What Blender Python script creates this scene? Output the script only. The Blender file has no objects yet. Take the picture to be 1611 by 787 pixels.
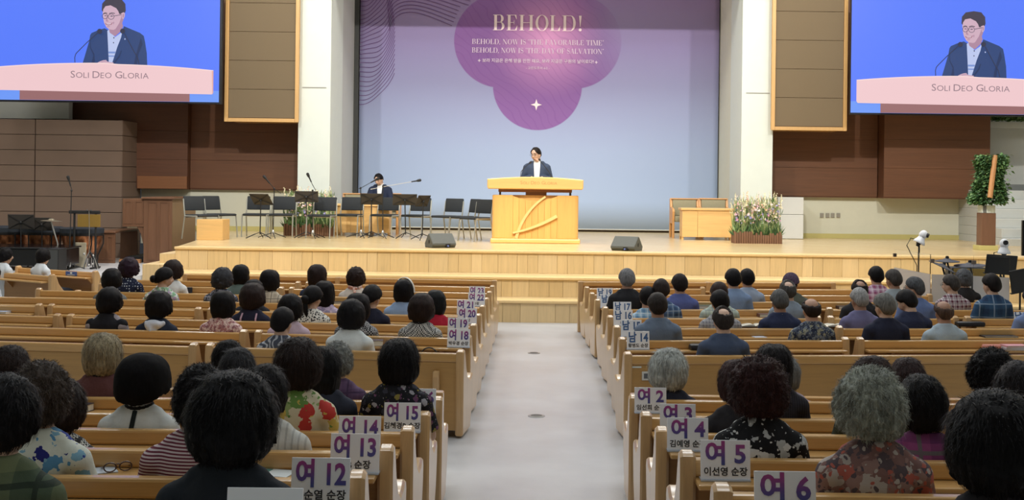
import bpy, bmesh, math, random
import numpy as np
from mathutils import Vector, Matrix, noise, Euler

random.seed(7)
SC = bpy.context.scene
COL = SC.collection
PI = math.pi

# ------------------------------------------------------------------ camera
F, H, CX, CY, ROLL = 1900.0, 2.0, 850.0, 295.0, 0.0125
cam_d = bpy.data.cameras.new('camera')
cam = bpy.data.objects.new('camera', cam_d)
COL.objects.link(cam)
cam_d.sensor_width = 36.0
cam_d.lens = F / 1611.0 * 36.0
cam_d.shift_x = (805.5 - CX) / 1611.0
cam_d.shift_y = (CY - 393.5) / 1611.0
cam_d.clip_start = 0.05
cam_d.clip_end = 200
cam.matrix_world = Matrix.Translation((0, 0, H)) @ Matrix.Rotation(PI / 2, 4, 'X') @ Matrix.Rotation(ROLL, 4, 'Z')
SC.camera = cam
SC.view_settings.view_transform = 'Standard'
SC.view_settings.look = 'None'
SC.view_settings.gamma = 1.0
SC.view_settings.use_curve_mapping = False
SC.view_settings.exposure = 0.0
SC.cycles.use_denoising = True
SC.cycles.max_bounces = 6
SC.cycles.diffuse_bounces = 3
SC.cycles.glossy_bounces = 3
SC.cycles.transmission_bounces = 4
SC.cycles.transparent_max_bounces = 6
SC.cycles.caustics_reflective = False
SC.cycles.caustics_refractive = False
SC.cycles.sample_clamp_indirect = 4.0

# ------------------------------------------------------------------ world and lamps
w = bpy.data.worlds.new('world')
SC.world = w
w.use_nodes = True
w.node_tree.nodes['Background'].inputs[0].default_value = (0.55, 0.6, 0.7, 1)
w.node_tree.nodes['Background'].inputs[1].default_value = 0.05


def lamp(name, kind, loc, target, power, color, size=0.3, size_y=None, angle=None, blend=0.5):
    d = bpy.data.lights.new(name, kind)
    d.energy = power
    d.color = color
    if kind == 'AREA':
        d.size = size
        if size_y:
            d.shape = 'RECTANGLE'
            d.size_y = size_y
    else:
        d.shadow_soft_size = size
    if kind == 'SPOT':
        d.spot_size = angle
        d.spot_blend = blend
    o = bpy.data.objects.new(name, d)
    COL.objects.link(o)
    o.location = loc
    o.rotation_euler = (Vector(target) - Vector(loc)).to_track_quat('-Z', 'Y').to_euler()
    return o


WARM = (1.0, 0.95, 0.87)
COOL = (0.90, 0.96, 1.0)
# stage wash from the ceiling in front of the stage (it shines under the proscenium header)
for i, x in enumerate((-6.5, -2.2, 2.2, 6.5)):
    lamp('stage_spot', 'SPOT', (x, 14.6, 8.35), (x * 1.02, 23.8, 1.7), 1560, WARM, 0.12, angle=1.4, blend=0.6)
# warm pulpit spots
lamp('pulpit_spot', 'SPOT', (0.3, 13.6, 8.4), (-0.05, 21.3, 1.0), 1500, (1.0, 0.76, 0.42), 0.1, angle=0.26, blend=0.45)
# ceiling panels over the chancel
for x in (-6, -2, 2, 6):
    lamp('chancel_panel', 'AREA', (x, 22.3, 8.6), (x, 22.3, 0), 150, (1, 0.97, 0.92), 1.6, 1.6)
# unseen fill light, added between the header and the banner to lift its top
lamp('backdrop_fill', 'AREA', (-0.1, 26.5, 8.7), (-0.1, 27.6, 4.0), 55, (1, 0.96, 0.95), 7.0, 0.5)
# house ceiling panels, dimmed towards the rear
for y, p in ((17.2, 95), (12.6, 76), (8.2, 50), (3.4, 42)):
    for x in (-6, -2, 2, 6):
        lamp('house_panel', 'AREA', (x, y, 8.7), (x, y, 0), p, COOL, 1.4, 1.4)
for x in (-12.3, 12.3):
    lamp('side_panel', 'AREA', (x, 21.5, 8.6), (x, 21.5, 0), 120, (1, 0.97, 0.92), 1.6, 1.6)


# ------------------------------------------------------------------ pixel helper: world point seen at a photo pixel at depth y
def UV(px, py):
    dx, dy = px - CX, py - CY
    return dx + ROLL * dy, dy - ROLL * dx


def P(px, py, y):
    u, v = UV(px, py)
    return Vector((u * y / F, y, H - v * y / F))


def on_plane(px, py, z):
    """depth at which the pixel's ray meets height z"""
    u, v = UV(px, py)
    y = (H - z) * F / v
    return Vector((u * y / F, y, z))


# ------------------------------------------------------------------ mesh collector
class G:
    def __init__(s):
        s.v, s.f, s.m = [], [], []

    def add(s, vs, fs, mi=0, M=None):
        b = len(s.v)
        if M is not None:
            vs = [M @ Vector(p) for p in vs]
        s.v.extend([tuple(p) for p in vs])
        s.f.extend([tuple(b + i for i in f) for f in fs])
        s.m.extend([mi] * len(fs))
        return s

    def box(s, x0, x1, y0, y1, z0, z1, mi=0, M=None, bev=0.0):
        if x0 > x1: x0, x1 = x1, x0
        if y0 > y1: y0, y1 = y1, y0
        if z0 > z1: z0, z1 = z1, z0
        if bev <= 0:
            vs = [(x0, y0, z0), (x1, y0, z0), (x1, y1, z0), (x0, y1, z0), (x0, y0, z1), (x1, y0, z1), (x1, y1, z1), (x0, y1, z1)]
            fs = [(0, 3, 2, 1), (4, 5, 6, 7), (0, 1, 5, 4), (1, 2, 6, 5), (2, 3, 7, 6), (3, 0, 4, 7)]
            return s.add(vs, fs, mi, M)
        b = min(bev, (x1 - x0) * .45, (y1 - y0) * .45, (z1 - z0) * .45)
        bm = bmesh.new()
        bmesh.ops.create_cube(bm, size=1.0)
        for q in bm.verts:
            q.co = Vector((x0 + (q.co.x + .5) * (x1 - x0), y0 + (q.co.y + .5) * (y1 - y0), z0 + (q.co.z + .5) * (z1 - z0)))
        bmesh.ops.bevel(bm, geom=bm.edges[:], offset=b, segments=2, profile=0.5, affect='EDGES')
        bm.verts.index_update()
        vs = [q.co.copy() for q in bm.verts]
        fs = [[q.index for q in f.verts] for f in bm.faces]
        bm.free()
        return s.add(vs, fs, mi, M)

    def prism(s, poly, axis, a0, a1, mi=0, M=None, bev=0.0):
        """polygon in the plane normal to axis ('x': (y,z), 'y': (x,z), 'z': (x,y)) extruded a0..a1, edges chamfered by bev"""
        n = len(poly)
        c = Vector((sum(p[0] for p in poly) / n, sum(p[1] for p in poly) / n))

        def pt(p, a):
            return {'x': (a, p[0], p[1]), 'y': (p[0], a, p[1]), 'z': (p[0], p[1], a)}[axis]
        rings = []
        if bev > 0:
            ins = []
            for i in range(n):
                p0, p1, p2 = Vector(poly[i - 1]), Vector(poly[i]), Vector(poly[(i + 1) % n])
                e1 = (p1 - p0).normalized() if (p1 - p0).length > 1e-9 else Vector((1, 0))
                e2 = (p2 - p1).normalized() if (p2 - p1).length > 1e-9 else e1
                nn = Vector((-(e1 + e2).y, (e1 + e2).x))
                nn = nn.normalized() if nn.length > 1e-6 else Vector((-e1.y, e1.x))
                ins.append(nn)
            area = sum(poly[i - 1][0] * poly[i][1] - poly[i][0] * poly[i - 1][1] for i in range(n))
            sg = 1 if area > 0 else -1
            inset = [Vector(poly[i]) + ins[i] * bev * sg for i in range(n)]
            rings = [(inset, a0), (poly, a0 + bev), (poly, a1 - bev), (inset, a1)]
        else:
            rings = [(poly, a0), (poly, a1)]
        vs = [pt(p, a) for r, a in rings for p in r]
        fs = []
        for k in range(len(rings) - 1):
            for i in range(n):
                j = (i + 1) % n
                fs.append((k * n + i, k * n + j, (k + 1) * n + j, (k + 1) * n + i))
        fs.append(tuple(range(n - 1, -1, -1)))
        fs.append(tuple((len(rings) - 1) * n + i for i in range(n)))
        return s.add(vs, fs, mi, M)

    def tube(s, pts, radii, n=8, mi=0, M=None, ref=None, caps=True):
        pts = [Vector(p) for p in pts]
        vs, fs = [], []
        k = len(pts)
        if not isinstance(radii, (list, tuple)):
            radii = [radii] * k
        for i, p in enumerate(pts):
            t = (pts[min(i + 1, k - 1)] - pts[max(i - 1, 0)])
            t = t.normalized() if t.length > 1e-9 else Vector((0, 0, 1))
            r0 = Vector(ref) if ref else (Vector((1, 0, 0)) if abs(t.x) < 0.8 else Vector((0, 1, 0)))
            a = (r0 - t * r0.dot(t)).normalized()
            b = t.cross(a)
            ra, rb = radii[i] if isinstance(radii[i], (list, tuple)) else (radii[i], radii[i])
            for q in range(n):
                th = 2 * PI * q / n
                vs.append(p + a * (ra * math.cos(th)) + b * (rb * math.sin(th)))
        for i in range(k - 1):
            for q in range(n):
                r = (q + 1) % n
                fs.append((i * n + q, i * n + r, (i + 1) * n + r, (i + 1) * n + q))
        if caps:
            fs.append(tuple(range(n - 1, -1, -1)))
            fs.append(tuple((k - 1) * n + q for q in range(n)))
        return s.add(vs, fs, mi, M)

    def lathe(s, prof, n=16, mi=0, M=None, caps=True):
        vs = [(r * math.cos(2 * PI * q / n), r * math.sin(2 * PI * q / n), z) for r, z in prof for q in range(n)]
        fs = []
        for i in range(len(prof) - 1):
            for q in range(n):
                r = (q + 1) % n
                fs.append((i * n + q, i * n + r, (i + 1) * n + r, (i + 1) * n + q))
        if caps:
            fs.append(tuple(range(n - 1, -1, -1)))
            fs.append(tuple((len(prof) - 1) * n + q for q in range(n)))
        return s.add(vs, fs, mi, M)

    def ell(s, c, r, n=12, m=8, mi=0, M=None):
        prof = []
        for i in range(m + 1):
            ph = -PI / 2 + PI * i / m
            prof.append((max(math.cos(ph), 0.02), math.sin(ph)))
        MM = Matrix.Translation(c) @ Matrix.Diagonal((r[0], r[1], r[2], 1))
        return s.lathe(prof, n, mi, (M @ MM) if M is not None else MM)

    def quad(s, a, b, c, d, mi=0):
        return s.add([a, b, c, d], [(0, 1, 2, 3)], mi)

    def mesh(s, name, mats, smooth=False):
        me = bpy.data.meshes.new(name)
        me.from_pydata(s.v, [], s.f)
        for m in (mats if isinstance(mats, (list, tuple)) else [mats]):
            me.materials.append(m)
        if any(s.m):
            me.polygons.foreach_set('material_index', s.m)
        if smooth:
            me.polygons.foreach_set('use_smooth', [True] * len(me.polygons))
            try:
                me.set_sharp_from_angle(angle=0.7)
            except Exception:
                pass
        me.update()
        return me

    def build(s, name, mats, parent=None, smooth=False, **kw):
        return link(name, s.mesh(name, mats, smooth), parent, **kw)


def link(name, data, parent=None, **kw):
    o = bpy.data.objects.new(name, data)
    COL.objects.link(o)
    if parent:
        o.parent = parent
    for k, v in kw.items():
        o[k] = v
    return o


def thing(name, label, cat, loc=(0, 0, 0), rz=0.0, group=None):
    o = link(name, None)
    o.empty_display_size = 0.1
    o.location = loc
    o.rotation_euler = (0, 0, rz)
    o['label'] = label
    o['category'] = cat
    if group:
        o['group'] = group
    return o


def tag(o, label, cat, group=None):
    o['label'] = label
    o['category'] = cat
    if group:
        o['group'] = group
    return o


def copy_tree(o, parent=None):
    c = o.copy()
    COL.objects.link(c)
    if parent:
        c.parent = parent
    for ch in list(o.children):
        copy_tree(ch, c)
    return c


# ------------------------------------------------------------------ materials
def lin(c):
    return tuple(((x / 255.0) / 12.92 if x / 255.0 <= 0.04045 else (((x / 255.0) + 0.055) / 1.055) ** 2.4) for x in c[:3])


def rgba(c):
    return (*lin(c), 1.0)


class N:
    """tiny node-tree writer"""

    def __init__(s, name):
        s.mat = bpy.data.materials.new(name)
        s.mat.use_nodes = True
        s.t = s.mat.node_tree
        s.b = s.t.nodes['Principled BSDF']

    def n(s, typ, ins=None, **props):
        q = s.t.nodes.new(typ)
        for k, v in props.items():
            setattr(q, k, v)
        if ins:
            for k, v in ins.items():
                s.set(q.inputs[k], v)
        return q

    def set(s, sock, v):
        if hasattr(v, 'is_output') or isinstance(v, bpy.types.NodeSocket):
            s.t.links.new(v, sock)
        elif isinstance(v, bpy.types.Node):
            s.t.links.new(v.outputs[0], sock)
        else:
            sock.default_value = v

    def p(s, **kw):
        for k, v in kw.items():
            s.set(s.b.inputs[k.replace('_', ' ')], v)
        return s

    def coord(s, kind='Object', scale=(1, 1, 1), rot=(0, 0, 0)):
        tc = s.n('ShaderNodeTexCoord')
        return s.n('ShaderNodeMapping', {'Vector': tc.outputs[kind], 'Scale': scale, 'Rotation': rot}).outputs[0]

    def math(s, op, a, b=0.0, c=None):
        q = s.n('ShaderNodeMath', operation=op)
        s.set(q.inputs[0], a)
        s.set(q.inputs[1], b)
        if c is not None:
            s.set(q.inputs[2], c)
        return q.outputs[0]

    def mix(s, f, a, b):
        q = s.n('ShaderNodeMix', data_type='RGBA')
        s.set(q.inputs[0], f)
        s.set(q.inputs[6], a)
        s.set(q.inputs[7], b)
        return q.outputs[2]

    def ramp(s, f, stops, interp='LINEAR'):
        q = s.n('ShaderNodeValToRGB', {'Fac': f})
        q.color_ramp.interpolation = interp
        el = q.color_ramp.elements
        while len(el) < len(stops):
            el.new(0.5)
        for e, (pos, c) in zip(el, stops):
            e.position = pos
            e.color = c
        return q.outputs[0]

    def noise(s, vec, scale, detail=3, rough=0.55):
        return s.n('ShaderNodeTexNoise', {'Vector': vec, 'Scale': scale, 'Detail': detail, 'Roughness': rough})

    def bump(s, h, strength=0.2, dist=0.01):
        return s.n('ShaderNodeBump', {'Height': h, 'Strength': strength, 'Distance': dist}).outputs[0]


_mc = {}


def plain(name, c, rough=0.6, metal=0.0, var=0.06, scale=6.0, spec=0.5, bump=0.0):
    k = (name,)
    if k in _mc:
        return _mc[k]
    t = N(name)
    v = t.coord()
    nz = t.noise(v, scale)
    a = rgba([x * (1 - var) for x in c])
    b = rgba([min(255, x * (1 + var)) for x in c])
    t.p(Base_Color=t.mix(nz.outputs[0], a, b), Roughness=rough, Metallic=metal)
    t.b.inputs['Specular IOR Level'].default_value = spec
    if bump:
        t.p(Normal=t.bump(t.noise(v, scale * 30, 2).outputs[0], bump, 0.004))
    _mc[k] = t.mat
    return t.mat


def wood(name, c, axis='x', rough=0.38, var=0.13, scale=1.0, coat=0.0, vary=True):
    if name in _mc:
        return _mc[name]
    t = N(name)
    st = {'x': (1.2, 22, 22), 'y': (22, 1.2, 22), 'z': (22, 22, 1.2)}[axis]
    v = t.coord('Object', tuple(q * scale for q in st))
    oi = t.n('ShaderNodeObjectInfo')
    if vary:
        sh = t.n('ShaderNodeVectorMath', operation='MULTIPLY_ADD')
        cmb = t.n('ShaderNodeCombineXYZ', {'X': oi.outputs['Random'], 'Y': oi.outputs['Random'], 'Z': oi.outputs['Random']})
        t.set(sh.inputs[0], cmb.outputs[0])
        sh.inputs[1].default_value = (37, 53, 71)
        t.set(sh.inputs[2], v)
        v = sh.outputs[0]
    n1 = t.noise(v, 1.6, 4, 0.6)
    n2 = t.noise(v, 6.0, 3, 0.7)
    f = t.math('MULTIPLY_ADD', n2.outputs[0], 0.45, t.math('MULTIPLY', n1.outputs[0], 0.55))
    a = rgba([x * (1 - var * 1.5) for x in c])
    b = rgba([min(255, x * (1 + var)) for x in c])
    col = t.ramp(f, [(0.25, a), (0.5, rgba(c)), (0.78, b)])
    if vary:
        hv = t.n('ShaderNodeHueSaturation', {'Color': col, 'Value': t.math('MULTIPLY_ADD', oi.outputs['Random'], 0.14, 0.93)})
        col = hv.outputs[0]
    t.p(Base_Color=col, Roughness=rough, Normal=t.bump(f, 0.08, 0.002))
    if coat:
        t.p(Coat_Weight=coat, Coat_Roughness=0.12)
    _mc[name] = t.mat
    return t.mat


def emit(name, c, strength=1.0):
    if name in _mc:
        return _mc[name]
    t = N(name)
    t.p(Base_Color=(0, 0, 0, 1), Roughness=0.5, Emission_Color=rgba(c), Emission_Strength=strength)
    _mc[name] = t.mat
    return t.mat
# ================================================================== setting
ZS, ZT2, ZT1 = 0.97, 0.617, 0.32          # heights of stage and of the two tiers before it
YS, YT2, YT1 = 19.4, 18.5, 17.84          # their front planes
XL = -5.85                                # stage's side edge

M_cream = plain('cream paint', (214, 214, 196), 0.7, var=0.02)
M_white = plain('white paint', (214, 222, 216), 0.65, var=0.015)
M_grey = plain('pale grey paint', (192, 195, 192), 0.7, var=0.02)
M_dark = plain('dark grey metal', (60, 62, 62), 0.5)
M_olive = plain('olive skirting', (196, 186, 120), 0.6, var=0.03)
M_ceil = plain('ceiling paint', (215, 215, 210), 0.8)
M_oak = wood('maple boards', (217, 190, 143), 'z', 0.42, 0.05, 0.5)
M_oak_d = wood('light maple boards', (210, 182, 133), 'z', 0.42, 0.06, 0.5)
M_nose = wood('maple nosing', (226, 195, 140), 'x', 0.35, 0.05, 0.5)
M_brown = wood('dark walnut veneer', (106, 69, 46), 'x', 0.5, 0.10, 0.22, vary=False)
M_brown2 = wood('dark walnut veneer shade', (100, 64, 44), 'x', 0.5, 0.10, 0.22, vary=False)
M_choir = plain('tan acoustic board', (112, 92, 78), 0.75, var=0.05, scale=2)

# floor: level in front, a ramp behind the cross aisle
tf = N('grey vinyl floor')
vf = tf.coord()
nf = tf.noise(vf, 1.1, 4, 0.6)
nf2 = tf.noise(vf, 160, 2)
ff = tf.math('MULTIPLY_ADD', nf2.outputs[0], 0.25, tf.math('MULTIPLY', nf.outputs[0], 0.75))
tf.p(Base_Color=tf.ramp(ff, [(0.3, rgba((184, 184, 186))), (0.7, rgba((212, 212, 214)))]),
     Roughness=tf.math('MULTIPLY_ADD', nf.outputs[0], 0.2, 0.26), Normal=tf.bump(nf.outputs[0], 0.04, 0.01))
M_floor = tf.mat
RAMP = 0.102


def floor_z(y):
    return max(0.0, RAMP * (7.5 - y))


g = G()
pts = [(-14, -4), (14, -4), (14, 7.5), (-14, 7.5), (-14, 28.7), (14, 28.7)]
g.add([(x, y, floor_z(y)) for x, y in pts] + [(x, y, -0.3) for x, y in pts],
      [(0, 1, 2, 3), (3, 2, 5, 4), (9, 8, 7, 6), (10, 11, 8, 9), (0, 6, 7, 1), (4, 5, 11, 10), (1, 7, 8, 2), (2, 8, 11, 5), (0, 3, 9, 6), (3, 4, 10, 9)])
floor = g.build('floor', M_floor, kind='structure')


def struct(name, g, m, parent=None, **kw):
    o = g.build(name, m, parent, **kw)
    if parent is None:
        o['kind'] = 'structure'
    return o


struct('ceiling', G().box(-14, 14, -4, 28.7, 9.0, 9.2), M_ceil)
struct('wall_back', G().box(-14, 14, -4.2, -4, 0.5, 9), M_cream)
struct('wall_east', G().box(14, 14.2, -4.2, 28.9, -0.3, 9.2), M_cream)
struct('wall_west', G().box(-14.2, -14, -4.2, 28.9, -0.3, 9.2), M_cream)
struct('wall_front', G().box(-5.0, 4.8, 28.6, 28.8, -0.2, 9), M_cream)
struct('baseboard_front', G().box(-4.38, 4.2, 28.5, 28.6, ZS, ZS + 0.07), plain('dark brown skirting', (86, 66, 50), 0.5))

# ---- stage with two tiers
tp = N('maple parquet')
vp = tp.coord('Object', (1, 1, 1), (0, 0, 0.785))
bk = tp.n('ShaderNodeTexBrick', {'Vector': vp, 'Color1': rgba((214, 190, 142)), 'Color2': rgba((205, 178, 128)), 'Mortar': rgba((180, 152, 108)),
                                 'Scale': 1.0, 'Mortar Size': 0.006, 'Brick Width': 0.9, 'Row Height': 0.12})
np_ = tp.noise(tp.coord('Object', (3, 3, 3)), 1.5, 3)
tp.p(Base_Color=tp.mix(tp.math('MULTIPLY', np_.outputs[0], 0.35), bk.outputs[0], rgba((216, 198, 160))), Roughness=0.24)
M_parq = tp.mat
stage = link('stage', None, None, kind='structure')


def xl(y):
    return XL - 0.142 * (y - YS)


g = G()
for (y0, z0, z1) in ((YS, ZT2, ZS),):
    g.prism([(XL, YS + .03), (13.9, YS + .03), (13.9, 28.55), (xl(28.55), 28.55)], 'z', -0.02, ZS)
g.build('stage_deck', M_parq, stage)
G().box(XL, 13.9, YT2 + .03, YS + .04, -0.02, ZT2).build('tier_deck', M_parq, stage)
G().box(XL, 13.9, YT1 + .03, YT2 + .04, -0.02, ZT1).build('tier_deck', M_parq, stage)
for (y, z, lip) in ((YS, ZS, 0.0), (YT2, ZT2, 0.0), (YT1, ZT1, 0.0)):
    G().box(XL - .012, 13.9, y - .022, y + .30, z - .035, z + .006, bev=0.008).build('nosing', M_nose, stage)
rnd = random.Random(3)
bmesh_cache = {}
for (y, z0, z1, xmax) in ((YS, ZT2, ZS - .035, 9.0), (YT2, ZT1, ZT2 - .035, 8.8), (YT1, 0.0, ZT1 - .035, 8.6)):
    x = XL
    while x < xmax:
        wd = rnd.choice((0.165, 0.21, 0.26, 0.31))
        k = (wd, round(z1 - z0, 3), rnd.choice((0, 1)))
        if k not in bmesh_cache:
            bmesh_cache[k] = G().box(0.0015, wd - 0.0015, 0, .028, 0, z1 - z0, bev=0.002).mesh('board', (M_oak, M_oak_d)[k[2]])
        b = link('board', bmesh_cache[k], stage)
        b.location = (x, y + rnd.uniform(0, .0015), z0)
        x += wd

# two low steps at the stage's side end
G().box(P(252, 400, 19.45).x, XL - .002, 19.42, 20.5, .40, .862, bev=.006).build('side_step', M_oak, stage)
G().box(P(224, 416, 19.1).x, P(252, 416, 19.1).x - .004, 19.1, 20.5, .38, .708, bev=.006).build('side_step', M_oak, stage)
G().box(P(252, 416, 19.1).x, XL - .002, 19.1, 19.415, .38, .708, bev=.006).build('side_step', M_oak, stage)

# ---- pillars and proscenium
struct('wall_pillar_west', G().box(-5.07, -4.40, 25.2, 26.7, ZS, 9, bev=0.01), M_white)
struct('wall_pillar_east', G().box(4.18, 4.84, 25.2, 26.7, ZS, 9, bev=0.01), M_white)
for sx, x0, x1 in ((-1, -5.05, -4.43), (1, 4.21, 4.82)):
    # shadow joint of the cladding
    struct('trim_1', G().box(x0 + .06, x1 - .06, 25.19, 25.2, 4.02, 4.035), plain('joint grey', (150, 150, 145), 0.8))
struct('wall_jamb_west', G().box(-4.9, -4.41, 26.72, 28.6, ZS, 9), M_grey)
struct('wall_jamb_east', G().box(4.19, 4.7, 26.72, 28.6, ZS, 9), M_cream)
struct('trim_2', G().box(-4.41, -4.30, 28.36, 28.5, ZS, 9), M_dark)
struct('wall_header', G().box(-5.0, 4.8, 25.2, 25.6, 6.35, 9), M_white)

# ---- walls beside the pillars
struct('wall_left', G().box(-8.72, -5.0, 26.4, 26.6, ZS - .3, 9), M_cream)
struct('wall_right', G().box(4.8, 9.62, 26.4, 26.6, 0, 9), M_cream)
struct('baseboard_left', G().box(-8.6, -5.07, 26.36, 26.4, ZS, ZS + .10), M_olive)
struct('baseboard_right', G().prism([(4.84, ZS), (9.3, ZS), (9.15, ZS + .10), (4.84, ZS + .10)], 'y', 26.36, 26.4), M_olive)
struct('wall_stair', G().box(9.62, 14, 26.5, 26.7, 0, 9), M_grey)
for px in (1293, 1302, 1310, 1319):
    p = P(px, 339, 26.38)
    o = G().box(p.x - .04, p.x + .04, 26.375, 26.4, p.z - .05, p.z + .05, bev=0.005).build('outlet_plate', plain('outlet grey', (150, 146, 136), 0.5), bpy.data.objects['wall_right'])

# walnut panels hung on the cream walls (each its own thing of the setting)
def panel(name, x0, x1, y0, z0, z1, m, parent=None):
    gg = G().box(x0, x1, y0, 26.4, z0, z1, bev=0.006)
    return struct(name, gg, m, parent)


wr = bpy.data.objects['wall_right']
wl = bpy.data.objects['wall_left']
for (x0, x1, yf, par, m) in ((4.98, 7.32, 26.25, wr, M_brown), (7.335, 9.60, 25.8, wr, M_brown), (-7.62, -5.07, 26.28, wl, M_brown), (-10.95, -7.63, 26.1, wl, M_brown2)):
    z = 1.885
    G().box(x0, x1, yf + .02, 26.4, 1.86, 7.4).build('panel_backing', M_brown2, par)
    hs = (0.62, 0.62, 0.62, 0.62, 0.62, 0.62, 0.62, 0.62, 0.55)
    for h in hs:
        G().box(x0, x1, yf, yf + .03, z, z + h - .004, bev=.002).build('veneer_panel', m, par)
        z += h
G().box(-8.70, -7.63, 26.06, 26.12, 1.87, 2.14, bev=.004).build('veneer_panel', wood('lit walnut veneer', (140, 92, 58), 'x', .5, .06, .3), wl)  # patch of light low on the veneer, built as a paler board
struct('wall_soffit', G().box(-13.9, -10.05, 25.7, 25.9, 3.33, 5.2), M_grey)

# choir wall: boards in two columns with recessed joints
choir = struct('wall_choir', G().box(-13.9, -8.76, 25.24, 26.4, 0, 3.26), plain('dark joint', (78, 62, 50), .8))
cols = [(-13.9, -12.62), (-12.61, -10.556), (-10.546, -8.735)]
for (x0, x1) in cols:
    z = 3.29
    while z > 0.3:
        G().box(x0 + .006, x1 - .006, 25.2, 25.25, z - .312, z, bev=.004).build('acoustic_board', M_choir, choir)
        z -= .322
z = 3.29
while z > 0.3:
    G().box(-8.765, -8.73, 25.21, 26.38, z - .312, z, bev=.004).build('acoustic_board', M_choir, choir)
    z -= .322

# low platform of the orchestra corner
struct('floor_platform', G().box(-13.9, -6.8, 20.6, 25.15, -0.02, 0.42, bev=.01), M_floor)

# ---- stairs in the corner beyond the walnut wall
st = link('staircase', None, None, kind='structure')
for k in range(6):
    y0 = 23.6 + k * .32
    G().box(9.15, 13.9, y0, 26.5, ZS - .05 + k * .19, ZS - .05 + (k + 1) * .19, bev=.01).build('step', M_grey, st)
struct('trim_3', G().box(9.62, 13.9, 26.3, 26.5, 3.42, 3.55), M_grey)
struct('wall_stairwell', G().box(9.85, 13.9, 25.6, 25.72, ZS + 1.0, ZS + 1.22), plain('stair grey', (120, 124, 124), .6))

# ---- floor boxes in the aisle
for px, py in ((840, 556), (844, 655)):
    p = on_plane(px, py, 0)
    o = thing('floor_box', 'small round steel floor box set in the aisle, ' + ('nearer the stage' if py < 600 else 'nearer the rear pews'), 'floor box', p)
    G().lathe([(.075, 0), (.075, .004), (.06, .007)], 20).build('rim', plain('steel', (150, 150, 148), .35, .8), o, smooth=True)
    G().lathe([(.05, .0075), (.05, .009)], 20).build('lid', plain('dark steel', (95, 95, 92), .5, .6), o)
hatch = on_plane(697, 783, 0)
# ================================================================== lettering
_tx = {}


def text_mesh(body, size, bold=0.0, align='CENTER', xs=1.0, depth=0.0, spacing=1.0):
    k = (body, size, bold, align, xs, depth, spacing)
    if k in _tx:
        return _tx[k]
    cu = bpy.data.curves.new('lettering', 'FONT')
    cu.body = body
    cu.size = size
    cu.offset = bold * size
    cu.align_x = align
    cu.align_y = 'CENTER'
    cu.resolution_u = 3
    cu.extrude = depth
    cu.space_character = spacing
    o = bpy.data.objects.new('lettering', cu)
    COL.objects.link(o)
    dg = bpy.context.evaluated_depsgraph_get()
    me = bpy.data.meshes.new_from_object(o.evaluated_get(dg), depsgraph=dg)
    bpy.data.objects.remove(o)
    bpy.data.curves.remove(cu)
    me.materials.clear()
    if xs != 1.0:
        me.transform(Matrix.Diagonal((xs, 1, 1, 1)))
    _tx[k] = me
    return me


def put_text(name, me, mat, loc, parent=None, rot=(PI / 2, 0, 0)):
    m2 = me.copy()
    m2.materials.append(mat)
    o = link(name, m2, parent)
    o.location = loc
    o.rotation_euler = rot
    return o


# ---- high-contrast serif capitals, unit cap height; each glyph is polygons in (x, y)
def _ringpoly(cx, cy, rx, ry, tx, ty, a0, a1, n=20):
    out, inn = [], []
    for i in range(n + 1):
        a = a0 + (a1 - a0) * i / n
        out.append((cx + rx * math.cos(a), cy + ry * math.sin(a)))
        inn.append((cx + (rx - tx) * math.cos(a), cy + (ry - ty) * math.sin(a)))
    return [[out[i], out[i + 1], inn[i + 1], inn[i]] for i in range(n)]


def _r(x0, x1, y0, y1):
    return [(x0, y0), (x1, y0), (x1, y1), (x0, y1)]


def _stem(x0, x1, s=.08, hl=.035):
    return [_r(x0, x1, 0, 1), _r(x0 - s, x1 + s, 0, hl), _r(x0 - s, x1 + s, 1 - hl, 1)]


def _bowl(x0, x1, y0, y1, t=.17, hl=.035):
    cy, ry = (y0 + y1) / 2, (y1 - y0) / 2
    xm = x0 + (x1 - x0) * .45
    return [_r(x0, xm, y0, y0 + hl), _r(x0, xm, y1 - hl, y1)] + _ringpoly(xm, cy, x1 - xm, ry, t, hl, -PI / 2, PI / 2)


def _diag(xa, xb, w, y0=0, y1=1):
    return [[(xa, y0), (xa + w, y0), (xb + w, y1), (xb, y1)]]


def _wedge(x, y, s=1.0):
    return [[(x, y), (x + .09 * s, y), (x + .03 * s, y - .22 * s), (x - .01 * s, y - .22 * s)]]


def _S():
    pts = []
    for i in range(25):
        t = i / 24
        a = t * PI * 2.0
        pts.append((.36 + .25 * math.cos(.45 + t * 5.4) * (1 if t < .5 else -1) * (1 if t < .5 else 1), 1 - t))
    path, wd = [], []
    for i in range(13):
        a = .35 + (PI * 1.5 - .35) * i / 12
        path.append((.36 + .24 * math.cos(a), .755 + .235 * math.sin(a)))
    for i in range(13):
        a = PI / 2 - (PI * 1.5 - .35) * i / 12
        path.append((.36 + .27 * math.cos(a), .265 + .255 * math.sin(a)))
    out = []
    n = len(path)
    for i in range(n - 1):
        ta, tb = i / (n - 1), (i + 1) / (n - 1)
        wa, wb = .025 + .075 * math.exp(-((ta - .5) / .16) ** 2), .025 + .075 * math.exp(-((tb - .5) / .16) ** 2)
        (x0, y0), (x1, y1) = path[i], path[i + 1]
        d = Vector((x1 - x0, y1 - y0))
        if d.length < 1e-6:
            continue
        d.normalize()
        out.append([(x0 - d.y * wa, y0 + d.x * wa), (x0 + d.y * wa, y0 - d.x * wa), (x1 + d.y * wb, y1 - d.x * wb), (x1 - d.y * wb, y1 + d.x * wb)])
    return out + [_r(.56, .6, .72, 1), _r(.1, .14, 0, .28)]


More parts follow.
